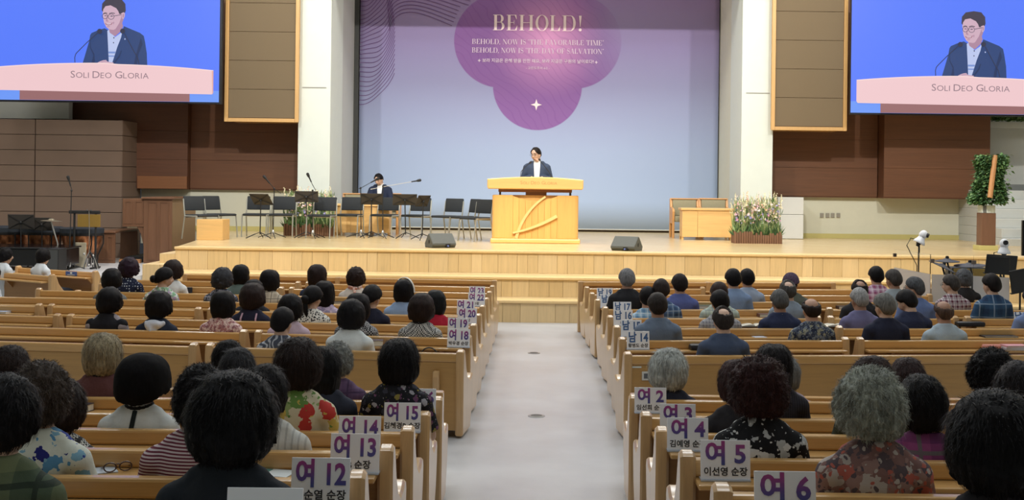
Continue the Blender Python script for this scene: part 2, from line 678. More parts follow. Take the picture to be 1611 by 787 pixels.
_h = .035
GLY = {
    'B': (_stem(.12, .30)[:] + _bowl(.30, .74, .5, 1) + _bowl(.30, .80, 0, .53), .90),
    'E': (_stem(.12, .30) + [_r(.3, .72, 0, _h), _r(.3, .68, 1 - _h, 1), _r(.3, .54, .49, .525), _r(.52, .55, .38, .64),
                             [(.72, 0), (.76, .3), (.73, .3), (.58, 0)], [(.68, 1), (.71, .72), (.68, .72), (.56, 1)]], .84),
    'H': (_stem(.12, .30) + _stem(.74, .92) + [_r(.3, .74, .49, .525)], 1.06),
    'O': (_ringpoly(.49, .5, .43, .52, .17, .03, 0, 2 * PI, 32), .98),
    'L': (_stem(.12, .30) + [_r(.3, .70, 0, _h), [(.7, 0), (.74, .32), (.71, .32), (.54, 0)]], .82),
    'D': (_stem(.12, .30) + _bowl(.30, .93, 0, 1), 1.02),
    '!': ([[(.12, 1), (.30, 1), (.225, .28), (.195, .28)]] + _ringpoly(.21, .09, .10, .10, .10, .10, 0, 2 * PI, 12), .42),
    'N': ([_r(.13, .165, 0, 1), _r(.04, .27, 0, _h), _r(.03, .2, 1 - _h, 1), _r(.83, .865, 0, 1), _r(.72, .97, 1 - _h, 1)] + _diag(.72, .1, .17), 1.02),
    'W': (_diag(.36, .08, .16) + _diag(.36, .6, .035) + _diag(.86, .58, .16) + _diag(.90, 1.16, .035) + [_r(0, .34, 1 - _h, 1), _r(.5, .8, 1 - _h, 1), _r(1.04, 1.3, 1 - _h, 1)], 1.3),
    'I': (_stem(.12, .30), .44),
    'S': (_S(), .72),
    'T': (_stem(.34, .52) + [_r(.06, .80, 1 - _h, 1), [(.06, 1), (.04, .7), (.07, .7), (.2, 1)], [(.80, 1), (.82, .7), (.79, .7), (.66, 1)]], .88),
    'F': (_stem(.12, .30) + [_r(.3, .68, 1 - _h, 1), _r(.3, .54, .49, .525), _r(.52, .55, .38, .64), [(.68, 1), (.71, .72), (.68, .72), (.56, 1)]], .78),
    'A': (_diag(.10, .42, .035) + _diag(.66, .40, .17) + [_r(.2, .72, .3, .335), _r(.0, .24, 0, _h), _r(.58, .92, 0, _h)], .94),
    'V': (_diag(.42, .08, .17) + _diag(.46, .78, .035) + [_r(0, .36, 1 - _h, 1), _r(.66, .92, 1 - _h, 1)], .92),
    'R': (_stem(.12, .30) + _bowl(.30, .76, .48, 1) + [[(.42, .5), (.58, .5), (.86, .0), (.68, 0)], _r(.68, .94, 0, _h)], .94),
    'M': ([_r(.13, .165, 0, 1), _r(.04, .27, 0, _h), _r(.03, .22, 1 - _h, 1)] + _diag(.52, .14, .17) + _diag(.55, .88, .035) + _stem(.86, 1.04), 1.18),
    'Y': ([_r(.38, .56, 0, .5), _r(.3, .64, 0, _h), [(.38, .5), (.56, .5), (.26, 1), (.08, 1)], [(.52, .48), (.56, .48), (.82, 1), (.78, 1)], _r(0, .34, 1 - _h, 1), _r(.68, .92, 1 - _h, 1)], .90),
    ',': (_ringpoly(.12, .08, .08, .08, .08, .08, 0, 2 * PI, 10) + [[(.12, .06), (.2, .08), (.1, -.16), (.06, -.14)]], .30),
    '\u201c': (_wedge(.06, 1, 1) + _wedge(.2, 1, 1), .36),
    '\u201d': (_wedge(.06, 1, 1) + _wedge(.2, 1, 1), .36),
    ' ': ([], .38),
}


def serif_geo(txt, x0, x1, z0, z1, y):
    """polygons of a serif line that spans x0..x1, z0..z1 on the plane y"""
    tot = sum(GLY[c][1] for c in txt)
    sx, sz = (x1 - x0) / tot, (z1 - z0)
    gg = G()
    x = 0
    for c in txt:
        for i_, poly in enumerate(GLY[c][0]):
            gg.add([(x0 + (x + px) * sx, y - .0004 * (i_ % 40), z0 + pz * sz) for px, pz in poly], [tuple(range(len(poly)))])
        x += GLY[c][1]
    return gg


# ================================================================== banner behind the pulpit
YB = 28.40
A, B_ = P(565, 0, YB), P(1130, 366, YB)
bx0, bx1 = P(565, 180, YB).x, P(1130, 180, YB).x
bz0 = ZS + .06


def zb(y):
    return P(848, y, YB).z


def xb(x):
    return P(x, 100, YB).x


t = N('printed banner cloth')
tc = t.n('ShaderNodeTexCoord')
sp = t.n('ShaderNodeSeparateXYZ', {'Vector': tc.outputs['Object']})
X_, Z_ = sp.outputs[0], sp.outputs[2]
zf = t.n('ShaderNodeMapRange', {'Value': Z_, 'From Min': bz0, 'From Max': zb(-40)}).outputs[0]
bg = t.ramp(zf, [(0.0, rgba((170, 192, 224))), (0.30, rgba((164, 180, 213))), (0.5, rgba((160, 166, 204))), (0.72, rgba((156, 146, 192))), (0.85, rgba((154, 138, 184))), (1.0, rgba((146, 116, 164)))])


def circ(cx, cy, r):
    dx = t.math('SUBTRACT', X_, xb(cx))
    dz = t.math('SUBTRACT', Z_, zb(cy))
    d = t.math('SQRT', t.math('ADD', t.math('MULTIPLY', dx, dx), t.math('MULTIPLY', dz, dz)))
    return d, r * YB / F


dm = None
for (cx, cy, r) in ((788, 65, 74), (903, 65, 74), (846, 135, 70), (846, -4, 71), (846, 66, 72)):
    d, r = circ(cx, cy, r)
    e = t.math('SUBTRACT', d, r)
    dm = e if dm is None else t.math('MINIMUM', dm, e)
ins = t.n('ShaderNodeMapRange', {'Value': dm, 'From Min': 0.012, 'From Max': -0.012}).outputs[0]
# the print fades out towards the upper outer lobe
fx = t.n('ShaderNodeMapRange', {'Value': X_, 'From Min': xb(905), 'From Max': xb(985)}).outputs[0]
fz = t.n('ShaderNodeMapRange', {'Value': Z_, 'From Min': zb(150), 'From Max': zb(40)}).outputs[0]
fade = t.math('SUBTRACT', 1.0, t.math('MULTIPLY', fx, fz))
gd, gr = circ(862, 62, 95)
glow = t.math('MAXIMUM', t.math('SUBTRACT', 1.0, t.math('DIVIDE', gd, gr)), 0.0)
glow = t.math('POWER', glow, 1.25)
clover = t.mix(glow, rgba((142, 104, 166)), rgba((230, 166, 216)))
wv = t.n('ShaderNodeTexWave', {'Vector': tc.outputs['Object'], 'Scale': 2.6, 'Distortion': 9.0, 'Detail': 1.0, 'Detail Scale': 0.55}, bands_direction='DIAGONAL')
ln = t.math('MULTIPLY', t.math('GREATER_THAN', wv.outputs[1], 0.93), 0.16)
clover = t.mix(ln, clover, rgba((110, 62, 140)))
nz = t.noise(tc.outputs['Object'], 420, 2)
col = t.mix(t.math('MULTIPLY', ins, fade), bg, clover)
t.p(Base_Color=col, Roughness=0.85, Normal=t.bump(nz.outputs[0], 0.15, 0.004))
t.b.inputs['Specular IOR Level'].default_value = 0.15
M_banner = t.mat

banner = thing('stage_banner', 'tall purple to blue cloth banner reading BEHOLD! hung behind the pulpit', 'banner', (0, 0, 0))
gg = G()
nx, nzz = 60, 10
ztop = 7.6
for j in range(nzz + 1):
    for i in range(nx + 1):
        x = bx0 + (bx1 - bx0) * i / nx
        z = bz0 + (ztop - bz0) * j / nzz
        rr = max(0.0, (x - xb(1050)) / (bx1 - xb(1050)))
        yy = YB + .010 * math.sin(x * 21) * min(1, rr * 2) * (1 - .6 * j / nzz) + .006 * math.sin(x * 9 + 1) * min(1, rr * 2)
        gg.v.append((x, yy, z))
for j in range(nzz):
    for i in range(nx):
        a = j * (nx + 1) + i
        gg.f.append((a, a + 1, a + nx + 2, a + nx + 1))
        gg.m.append(0)
o = gg.build('cloth', M_banner, banner, smooth=True)
md = o.modifiers.new('thickness', 'SOLIDIFY')
md.thickness = 0.006
md.offset = -1
G().tube([(bx0 - .03, YB + .012, bz0), (bx1 + .03, YB + .012, bz0)], .018, 10).build('bottom_rod', M_grey, banner)

M_ink = plain('banner ink', (252, 232, 236), .8, var=.01)
M_ink2 = plain('banner pale ink', (232, 214, 232), .8, var=.01)
YP = YB - .016
serif_geo('BEHOLD!', xb(774), xb(917), zb(48.5), zb(24), YP).build('headline', M_ink, banner)
serif_geo('BEHOLD, NOW IS \u201cTHE FAVORABLE TIME\u201d', xb(742), xb(950), zb(70.5), zb(62.5), YP).build('text_line', M_ink2, banner)
serif_geo('BEHOLD, NOW IS \u201cTHE DAY OF SALVATION\u201d', xb(742), xb(950), zb(84), zb(76), YP).build('text_line', M_ink2, banner)
me = text_mesh('보라 지금은 은혜 받을 만한 때요, 보라 지금은 구원의 날이로다!', 1, .012)
s_ = (xb(934) - xb(759)) / (max(v.co.x for v in me.vertices) - min(v.co.x for v in me.vertices))
o = put_text('text_line', me, M_ink2, (xb(846.5), YP, zb(96.5)), banner)
o.scale = (s_, s_, s_)
me = text_mesh('- 고린도후서 6:2 -', 1, .004)
s_ = (xb(865) - xb(828)) / (max(v.co.x for v in me.vertices) - min(v.co.x for v in me.vertices))
o = put_text('text_line', me, M_ink2, (xb(846), YP, zb(107.5)), banner)
o.scale = (s_, s_, s_)


def star4(px, py, r):
    pts = []
    for i in range(16):
        a = i * PI / 8
        rr = {0: 1, 4: 1}.get(i % 4 if i % 4 == 0 else 9, .42 if i % 2 else .30) if i % 4 == 0 else (.34 if i % 4 == 2 else .46)
        rr = 1.0 if i % 4 == 0 else (.33 if i % 4 == 2 else .46)
        pts.append((xb(px) + rr * r * math.cos(a) * YB / F, YP, zb(py) + rr * r * math.sin(a) * YB / F))
    return G().add(pts, [tuple(range(16))])


star4(844.5, 165, 9).build('star_mark', M_ink, banner)
star4(754, 96.5, 3).build('star_mark', M_ink2, banner)
star4(938, 97, 3).build('star_mark', M_ink2, banner)

# contour lines printed on the banner's upper corner
gl = G()
YL = YB - .009


def ribbon(pts, wd):
    pts = [Vector((xb(a), YL, zb(b))) for a, b in pts]
    for i in range(len(pts) - 1):
        d = (pts[i + 1] - pts[i])
        if d.length < 1e-6:
            continue
        d.normalize()
        nn = Vector((-d.z, 0, d.x)) * wd * .5
        gl.quad(pts[i] + nn, pts[i] - nn, pts[i + 1] - nn, pts[i + 1] + nn)


for k in range(26):
    y0 = -2 + k * 6.7
    xe = 606 + 15 * math.sin(min(1, k / 18) * PI * .5)
    pts = []
    for i in range(15):
        q = i / 14
        x = 566 + (xe - 566) * (q ** .85)
        y = y0 - (6 + 26 * q) * q - 18 * q ** 4 + 3 * math.sin(q * 6 + k * .3)
        pts.append((x, y))
    ribbon([p for p in pts if p[1] > -45], .014)
for k in range(15):
    y0 = 46 - k * 6.4
    pts = []
    for i in range(22):
        q = i / 21
        x = 612 - k * .6 + (738 + k * 4 - 612) * (q ** 1.6)
        y = y0 + 26 * (1 - q) ** 3 * 1.2 - 20 + 14 * math.sin(q * PI * 1.1 + .4) * -1 + 18 * q * q + k * .7 * math.sin(q * 3)
        pts.append((x, y))
    pts = [p for p in pts if p[1] > -45 and (p[0] - 788) ** 2 + (p[1] - 65) ** 2 > 76 ** 2]
    ribbon(pts, .014)
gl.build('printed_lines', plain('contour ink', (108, 78, 132), .85, var=.01), banner)

# ================================================================== LED screens
SW = 24.5 / F
EM = dict(bg=emit('screen blue', (84, 122, 250), 1.0), bg2=emit('screen pale blue', (108, 152, 246), 1.0), suit=emit('screen navy', (40, 66, 118)), suit2=emit('screen navy shade', (30, 50, 94)),
          shirt=emit('screen shirt', (186, 198, 236)), skin=emit('screen skin', (206, 172, 190)), skin2=emit('screen skin shade', (172, 134, 158)), hair=emit('screen hair', (62, 56, 74)),
          pink=emit('screen lectern', (238, 200, 204)), pink2=emit('screen lectern light', (248, 218, 216)), base=emit('screen lectern base', (150, 104, 106)), ink=emit('screen ink', (146, 122, 132)), dk=emit('screen dark', (44, 48, 74)),
          lip=emit('screen lip', (160, 100, 120)), white=emit('screen teeth', (232, 226, 240)), stripe=emit('screen stripe', (120, 146, 210)), edge=emit('screen lectern edge', (226, 168, 160)))
# portrait outlines in source units, 4.92 per photo pixel
PORT = [
    ('suit', [(50, 500), (70, 430), (98, 330), (105, 285), (115, 268), (160, 248), (215, 230), (245, 245), (300, 300), (350, 262), (366, 212), (420, 234), (490, 262), (520, 285), (530, 330), (545, 420), (550, 515), (300, 508)]),
    ('suit2', [(108, 300), (112, 380), (140, 430), (145, 500), (118, 500), (132, 440), (104, 380)]),
    ('suit2', [(498, 300), (470, 400), (452, 470), (448, 505), (470, 505), (480, 430), (512, 350)]),
    ('suit2', [(285, 497), (330, 440), (345, 400), (352, 404), (336, 452), (300, 500)]),
    ('shirt', [(238, 250), (250, 240), (300, 300), (352, 262), (345, 300), (318, 370), (280, 494), (252, 490), (246, 380)]),
    ('stripe', [(249, 410), (304, 410), (300, 424), (249, 424)]), ('stripe', [(250, 440), (296, 440), (294, 450), (250, 450)]),
    ('skin2', [(246, 225), (262, 190), (350, 180), (360, 212), (345, 250), (300, 292), (258, 265)]),
    ('shirt', [(240, 248), (256, 262), (298, 296), (286, 316), (246, 290)]), ('shirt', [(352, 246), (340, 268), (300, 298), (318, 320), (350, 276)]),
    ('skin', [(201, 110), (204, 66), (250, 40), (350, 60), (368, 105), (366, 150), (352, 192), (322, 228), (286, 242), (252, 238), (232, 222), (214, 190), (205, 150)]),
    ('skin2', [(352, 110), (366, 110), (366, 150), (352, 192), (322, 228), (300, 238), (330, 190), (344, 150)]),
    ('hair', [(194, 92), (197, 40), (226, 6), (288, -4), (346, 4), (376, 40), (380, 92), (372, 112), (352, 108), (340, 120), (330, 118), (322, 96), (306, 74), (262, 52), (222, 60), (206, 84), (203, 104)]),
    ('skin', [(350, 112), (364, 104), (374, 112), (372, 140), (362, 158), (352, 152)]), ('skin2', [(356, 120), (366, 116), (366, 140), (358, 148)]),
    ('hair', [(206, 114), (222, 108), (238, 112), (238, 117), (222, 114), (206, 119)]), ('hair', [(252, 114), (272, 108), (296, 112), (298, 118), (272, 114), (252, 120)]),
    ('dk', [(213, 134), (224, 130), (236, 134), (226, 137)]), ('dk', [(258, 137), (272, 132), (286, 136), (272, 140)]),
    ('skin2', [(238, 126), (232, 156), (228, 174), (236, 180), (250, 178), (246, 172), (240, 170)]),
    ('lip', [(220, 190), (240, 194), (262, 192), (284, 184), (272, 202), (248, 208), (228, 202)]), ('white', [(226, 193), (244, 196), (264, 194), (276, 189), (264, 199), (244, 201)]),
    ('skin2', [(286, 178), (294, 184), (290, 200), (286, 196)]), ('skin2', [(236, 216), (262, 214), (258, 220), (240, 222)]),
    ('skin', [(168, 498), (186, 488), (214, 478), (236, 476), (240, 486), (252, 490), (292, 496), (292, 504), (170, 504)]), ('skin2', [(196, 490), (236, 482), (238, 486), (200, 494)]),
    ('shirt', [(373, 312), (379, 306), (384, 314), (378, 320)]),
    ('dk', [(288, 300), (296, 298), (298, 308), (290, 310)]), ('dk', [(287, 338), (294, 337), (295, 347), (288, 347)]),
]


def screen_picture(parent, cx, zb0, y):
    """flat picture: cx is the x of the feed's axis, zb0 the bottom edge"""
    def q(px, py):   # photo pixels relative to axis 166 / bottom 161
        return (cx + (px - 166) * SW, zb0 + (161 - py) * SW)
    lay = [0]

    def poly(name, pts, mat, scale=True):
        lay[0] += 1
        yy = y - .0012 * lay[0]
        G().add([(a, yy, b) for a, b in pts], [tuple(range(len(pts)))]).build(name, EM[mat], parent)
    poly('picture_backdrop', [q(-13, 161), q(345, 161), q(345, -40), q(-13, -40)], 'bg')
    poly('picture_backdrop', [q(-13, 161), q(345, 161), q(345, 143), q(-13, 143)], 'bg2')
    for m, pts in PORT:
        poly('picture_man', [q(120 + a / 4.92, b / 4.92) for a, b in pts], m)
    # spectacles and microphones as thin lines
    def line(pts, wd, mat, name='picture_microphone'):
        lay[0] += 1
        yy = y - .0012 * lay[0]
        gg = G()
        pp = [Vector(q(120 + a / 4.92, b / 4.92)) for a, b in pts]
        for i in range(len(pp) - 1):
            d = (pp[i + 1] - pp[i]).normalized()
            nn = Vector((-d.y, d.x)) * wd * SW / 4.92 * .5
            gg.add([(p.x, yy, p.y) for p in (pp[i] + nn, pp[i] - nn, pp[i + 1] - nn, pp[i + 1] + nn)], [(0, 1, 2, 3)])
        gg.build(name, EM[mat], parent)
    for (cx_, cy_, rx, ry) in ((222, 138, 21, 20), (270, 141, 23, 21)):
        line([(cx_ + rx * math.cos(a * PI / 9), cy_ + ry * math.sin(a * PI / 9)) for a in range(19)], 3.5, 'dk', 'picture_spectacles')
    line([(243, 136), (248, 136)], 4, 'dk', 'picture_spectacles')
    line([(293, 136), (352, 124)], 4, 'dk', 'picture_spectacles')
    line([(0, 436), (8, 424), (90, 340), (168, 268)], 6, 'dk')
    line([(-4, 500), (-6, 460), (0, 436)], 6, 'dk')
    line([(376, 270), (452, 410), (480, 455), (492, 505)], 6, 'dk')
    for (a, b) in ((184, 256), (362, 252)):
        poly('picture_microphone', [q(120 + (a + 20 * math.cos(i * PI / 8)) / 4.92, (b + 20 * math.sin(i * PI / 8)) / 4.92) for i in range(16)], 'dk')
    poly('picture_lectern', [q(33, 161), q(300, 161), q(300, 147), q(33, 145)], 'base')
    top = [(-5 + 342 * i / 16, 101.5 + 8 * ((i - 8) / 8) ** 2 + (1.5 if i > 8 else 0)) for i in range(17)]
    poly('picture_lectern', [q(a, b) for a, b in top] + [q(337, 146.5), q(335, 149), q(-3, 146), q(-5, 143)], 'pink')
    poly('picture_lectern', [q(a, b) for a, b in top] + [q(a, b + 1.6) for a, b in reversed(top)], 'pink2')
    poly('picture_lectern', [q(334.5, 112), q(337, 112), q(337, 146.5), q(335.5, 149)], 'edge')
    # the lectern's lettering, small capitals
    x = 113.0
    for wd_ in ('SOLI', 'DEO', 'GLORIA'):
        for i, ch in enumerate(wd_):
            sz = 11.5 if i == 0 else 9.2
            me = text_mesh(ch, sz * 1.36 * SW, 0, 'LEFT', 1.12)
            xw = (max(v.co.x for v in me.vertices) - min(v.co.x for v in me.vertices)) / SW
            mn = min(v.co.x for v in me.vertices)
            mz = min(v.co.y for v in me.vertices)
            a, b = q(x, 125.5)
            put_text('picture_lettering', me, EM['ink'], (a - mn, y - .0012 * (lay[0] + 2), b - mz), parent)
            x += xw + 1.5
        x += 4.3


M_bezel = plain('screen bezel', (22, 24, 34), .4)
for lab, px0, px1, py, axis in (('large video screen hung beside the pianist side of the stage', -13, 346, 161, 166), ('large video screen hung above the ivy stand side of the stage', 1341.5, 1700, 180, 1518)):
    yS = 24.5
    a = P(px0, py, yS)
    xa, xb_ = P(px0, 100, yS).x, P(px1, 100, yS).x
    zz = P((px0 + px1) / 2 if px0 > 0 else 300, py - .5, yS).z
    scr = thing('video_screen', lab, 'screen', (0, 0, 0), group='video screens')
    zt = zz + 201 * SW
    G().box(xa - .03, xb_ + .03, yS + .01, yS + .14, zz - .035, zt + .035, bev=.005).build('bezel', M_bezel, scr)
    for fx_ in (.25, .75):
        xx = xa + (xb_ - xa) * fx_
        G().box(xx - .06, xx + .06, yS + .14, 25.86, zz + 1.2, zz + 1.35).build('mount_arm', M_dark, scr)
    screen_picture(scr, (xa + xb_) / 2 if False else P(axis, 100, yS).x, zz, yS + .004)

# ================================================================== acoustic speaker boxes with cloth panels
tc_ = N('speaker cloth')
vv = tc_.coord('Object', (1, 1, 1))
cn = tc_.noise(vv, 260, 2)
tc_.p(Base_Color=tc_.mix(cn.outputs[0], rgba((100, 86, 66)), rgba((126, 110, 86))), Roughness=.9, Normal=tc_.bump(cn.outputs[0], .3, .004))
M_cloth = tc_.mat
M_frame = wood('light oak frame', (206, 164, 106), 'z', .45, .05)
for lab, x0, x1, z0 in (('tall cloth fronted speaker box above the chairs and music stands', P(353, 150, 25).x, P(469.5, 150, 25).x, P(411, 192, 25).z), ('tall cloth fronted speaker box above the white cabinet', P(1214, 150, 25).x, P(1333, 150, 25).x, P(1275, 205.5, 25).z)):
    b = thing('speaker_box', lab, 'speaker box', (0, 0, 0), group='speaker boxes')
    zt = 7.4
    fw = .075
    G().box(x0 + .02, x1 - .02, 25.06, 26.24, z0 + .03, zt).build('cabinet', wood('oak cabinet', (176, 132, 82), 'z', .5, .05), b)
    for (a0, a1, c0, c1) in ((x0, x0 + fw, z0, zt), (x1 - fw, x1, z0, zt), (x0 + fw, x1 - fw, z0, z0 + fw)):
        G().box(a0, a1, 25.0, 25.08, c0, c1, bev=.006).build('frame_rail', M_frame, b)
    z = z0 + fw + .01
    while z < zt:
        G().box(x0 + fw + .004, x1 - fw - .004, 25.035, 25.065, z, z + .59, bev=.004).build('cloth_panel', M_cloth, b)
        z += .597
# ================================================================== pulpit
M_pul = wood('honey maple', (228, 178, 104), 'z', .38, .05, .5)
M_pulx = wood('honey maple across', (236, 190, 118), 'x', .36, .04, .5)
M_pulr = wood('pale maple rib', (242, 206, 140), 'x', .36, .04, .5)
M_black = plain('black', (26, 27, 28), .55, var=.03)
M_blackf = plain('black fabric', (40, 44, 48), .85, var=.06, scale=60)
M_chrome = plain('brushed chrome', (196, 196, 186), .32, .75, var=.02)
M_steel = plain('bright steel', (200, 200, 198), .3, .8, var=.02)
YPU = 22.2


def pu(px, py, y=YPU):
    p = P(px, py, y)
    return p.x, p.z


pul = thing('pulpit', 'wide blond wooden pulpit carved with crossing curved ribs at centre of the stage', 'pulpit', (0, 0, 0))
x0, _ = pu(774, 340); x1, _ = pu(910, 340)
pc = (x0 + x1) / 2
zt_b = pu(842, 307.5)[1]
bx0_, bx1_ = pu(771.5, 380)[0], pu(912.5, 380)[0]
G().box(bx0_, bx1_, YPU - .06, YPU + .68, ZS, ZS + .085, bev=.02).build('plinth', M_pulx, pul)
ci0, ci1 = pu(806.5, 340)[0], pu(876.5, 340)[0]
for (a, b, left) in ((x0, ci0, True), (ci1, x1, False)):
    poly = []
    r = .11
    if left:
        poly = [(b, YPU), (b, YPU + .6), (a, YPU + .6)] + [(a + r - r * math.cos(q * PI / 12), YPU + r - r * math.sin(q * PI / 12)) for q in range(7)]
    else:
        poly = [(a, YPU), (a, YPU + .6), (b, YPU + .6)] + [(b - r + r * math.cos(q * PI / 12), YPU + r - r * math.sin(q * PI / 12)) for q in range(7)]
        poly = poly[::1]
    if left:
        poly = poly[::-1]
    else:
        poly = [poly[1], poly[0]] + poly[3:][::-1] + [poly[2]]
    G().prism(poly, 'z', ZS + .085, zt_b, bev=0.008).build('side_panel', M_pul, pul)
# centre panel: recessed at the top behind a sagging curve, boards with fine joints
nb = 7
for i in range(nb):
    a, b = ci0 + (ci1 - ci0) * i / nb, ci0 + (ci1 - ci0) * (i + 1) / nb
    poly = [(a + .0012, ZS + .085), (b - .0012, ZS + .085)]
    for q in (1.0, .5, 0.0):
        xx = a + (b - a) * q
        u_ = (xx - (ci0 + ci1) / 2) / ((ci1 - ci0) / 2)
        poly.append((min(max(xx, a + .0012), b - .0012), zt_b - .012 - .085 * (1 - u_ * u_)))
    G().prism(poly, 'y', YPU + .012, YPU + .05, bev=.002).build('board', M_pul, pul)
G().box(ci0, ci1, YPU + .09, YPU + .6, ZS + .085, zt_b).build('centre_core', M_pul, pul)


def rib(pts, wd, y0, y1, taper=(1, 1)):
    """curved rib: points are (x,z) centre line"""
    gg = G()
    n = len(pts)
    L, R = [], []
    for i in range(n):
        p = Vector(pts[i])
        d = (Vector(pts[min(i + 1, n - 1)]) - Vector(pts[max(i - 1, 0)])).normalized()
        w_ = wd * (taper[0] + (taper[1] - taper[0]) * i / (n - 1)) * .5
        L.append(p + Vector((-d.y, d.x)) * w_)
        R.append(p - Vector((-d.y, d.x)) * w_)
    vs, fs = [], []
    for a, b in zip(L, R):
        vs += [(a.x, y0, a.y), (b.x, y0, b.y), (b.x, y1, b.y), (a.x, y1, a.y)]
    for i in range(n - 1):
        for q in range(4):
            r = (q + 1) % 4
            fs.append((i * 4 + q, i * 4 + r, i * 4 + 4 + r, i * 4 + 4 + q))
    fs += [(3, 2, 1, 0), tuple((n - 1) * 4 + q for q in range(4))]
    return gg.add(vs, fs)


def bez(a, b, c, d, n=18):
    out = []
    for i in range(n + 1):
        t_ = i / n
        q = 1 - t_
        out.append(tuple(q ** 3 * a[k] + 3 * q * q * t_ * b[k] + 3 * q * t_ * t_ * c[k] + t_ ** 3 * d[k] for k in (0, 1)))
    return out


rib(bez(pu(858, 309.5), pu(838, 323), pu(820, 343), pu(812, 375)), .05, YPU - .03, YPU + .05, (.7, 1.1)).build('curved_rib', M_pulr, pul)
rib(bez(pu(806.5, 366.5), pu(830, 362), pu(856, 352), pu(876, 340)), .05, YPU - .045, YPU + .05, (.6, 1.2)).build('curved_rib', M_pulr, pul)
# dark neck between body and desk
na, nb_ = pu(784, 300)[0], pu(900, 300)[0]
zd0 = pu(842, 298)[1]
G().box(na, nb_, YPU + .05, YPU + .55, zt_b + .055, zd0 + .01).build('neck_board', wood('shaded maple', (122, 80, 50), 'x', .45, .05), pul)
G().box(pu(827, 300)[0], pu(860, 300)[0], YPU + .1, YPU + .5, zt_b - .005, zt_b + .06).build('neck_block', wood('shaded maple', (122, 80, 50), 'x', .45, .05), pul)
for xx in (na + .03, nb_ - .03):
    G().box(xx - .018, xx + .018, YPU + .08, YPU + .12, zt_b - .005, zt_b + .06).build('neck_post', M_dark, pul)
ta, tb = pu(767, 290)[0], pu(917.5, 290)[0]
tz = pu(842, 278.5)[1]
n = 16
poly = [(ta, zd0 + .03), (ta + .02, zd0), (tb - .02, zd0), (tb, zd0 + .03)] + [(tb + (ta - tb) * i / n, tz - .045 * ((i - n / 2) / (n / 2)) ** 2) for i in range(n + 1)]
G().prism(poly, 'y', YPU - .12, YPU + .55, bev=.018).build('desk', M_pulx, pul, smooth=True)
M_eng = plain('engraved letters', (204, 152, 92), .6)
xw0, zw0 = pu(819, 290)
x = xw0
for wd_ in ('SOLI', 'DEO', 'GLORIA'):
    for i, ch in enumerate(wd_):
        sz = .066 if i == 0 else .052
        me = text_mesh(ch, sz * 1.36, .0, 'LEFT', 1.05)
        mn, mx = min(v.co.x for v in me.vertices), max(v.co.x for v in me.vertices)
        mz = min(v.co.y for v in me.vertices)
        put_text('letter', me, M_eng, (x - mn, YPU - .123, zw0 - mz), pul)
        x += mx - mn + .009
    x += .026
# gooseneck microphones
for pts in (((819, 279), (820, 270), (826, 263), (833, 257)), ((868, 279), (864, 271), (857, 262), (850, 253))):
    mic = thing('gooseneck_microphone', 'thin gooseneck microphone on the pulpit, ' + ('curving towards the seated reader' if pts[0][0] < 840 else 'bending in from the other end, by the lapel pin'), 'microphone', (0, 0, 0), group='pulpit microphones')
    w3 = [P(a, b, YPU + .22) for a, b in pts]
    G().tube(w3, .006, 6).build('gooseneck', M_black, mic, smooth=True)
    d = (w3[-1] - w3[-2]).normalized()
    G().tube([w3[-1], w3[-1] + d * .02, w3[-1] + d * .05], [.014, .02, .012], 8).build('capsule', M_black, mic, smooth=True)
    G().lathe([(.03, 0), (.03, .01), (.012, .02)], 12, M=Matrix.Translation((w3[0].x, w3[0].y, w3[0].z - .01))).build('base', M_black, mic)

# ================================================================== stage chairs
def make_chair():
    c = thing('stage_chair', '', 'chair')
    G().box(-.225, .225, -.23, .20, .41, .455, bev=.02).build('seat', M_blackf, c, smooth=True)
    Mb = Matrix.Translation((0, .215, .66)) @ Matrix.Rotation(-.16, 4, 'X')
    G().box(-.225, .225, -.02, .02, -.14, .13, M=Mb, bev=.018).build('backrest', M_blackf, c, smooth=True)
    for sx in (-1, 1):
        x = sx * .235
        G().tube([(x, -.24, 0), (x, -.20, .40), (x, -.15, .43)], .013, 8).build('leg', M_chrome, c, smooth=True)
        G().tube([(x, .25, 0), (x, .17, .42), (x * .98, .20, .56), (x * .98, .225, .74)], .013, 8).build('leg', M_chrome, c, smooth=True)
        G().tube([(x, -.2, .425), (x, .17, .425)], .012, 8).build('seat_rail', M_chrome, c, smooth=True)
    G().tube([(-.235, .16, .40), (.235, .16, .40)], .011, 8).build('stretcher', M_chrome, c, smooth=True)
    return c


chair0 = make_chair()
CH = [(316, 377.5, 52, 'black padded chrome chair at the far end beside the wooden block, turned inward'),
      (345, 375, 62, 'black padded chrome chair turned sideways, second from the end beside the wooden block'),
      (403, 374, 2, 'black padded chrome chair behind the lowest tilted music stand'),
      (444, 374, 2, 'black padded chrome chair behind the microphone stand, before one edge of the flower bed'),
      (506, 376, -8, 'black padded chrome chair in front of the flower bed, half behind a tall music stand'),
      (549, 374, -8, 'black padded chrome chair in front of the wooden table end'),
      (605, 374, -15, 'black padded chrome chair directly below the seated reader'),
      (654, 375, -20, 'black padded chrome chair behind the two tilted music stands'),
      (703, 377, -36, 'black padded chrome chair third nearest the pulpit, angled inward'),
      (731, 378.5, -62, 'black padded chrome chair second nearest the pulpit, seen side on'),
      (748, 381, -46, 'black padded chrome chair nearest the pulpit')]
for i, (px, py, a, lab) in enumerate(CH):
    c = chair0 if i == 0 else copy_tree(chair0)
    c.location = on_plane(px, py - 1.5, ZS)
    c.rotation_euler = (0, 0, math.radians(a))
    c['label'] = lab
    c['group'] = 'stage chairs'

# ================================================================== music stands
M_desk = plain('black desk', (58, 54, 50), .55, var=.04)


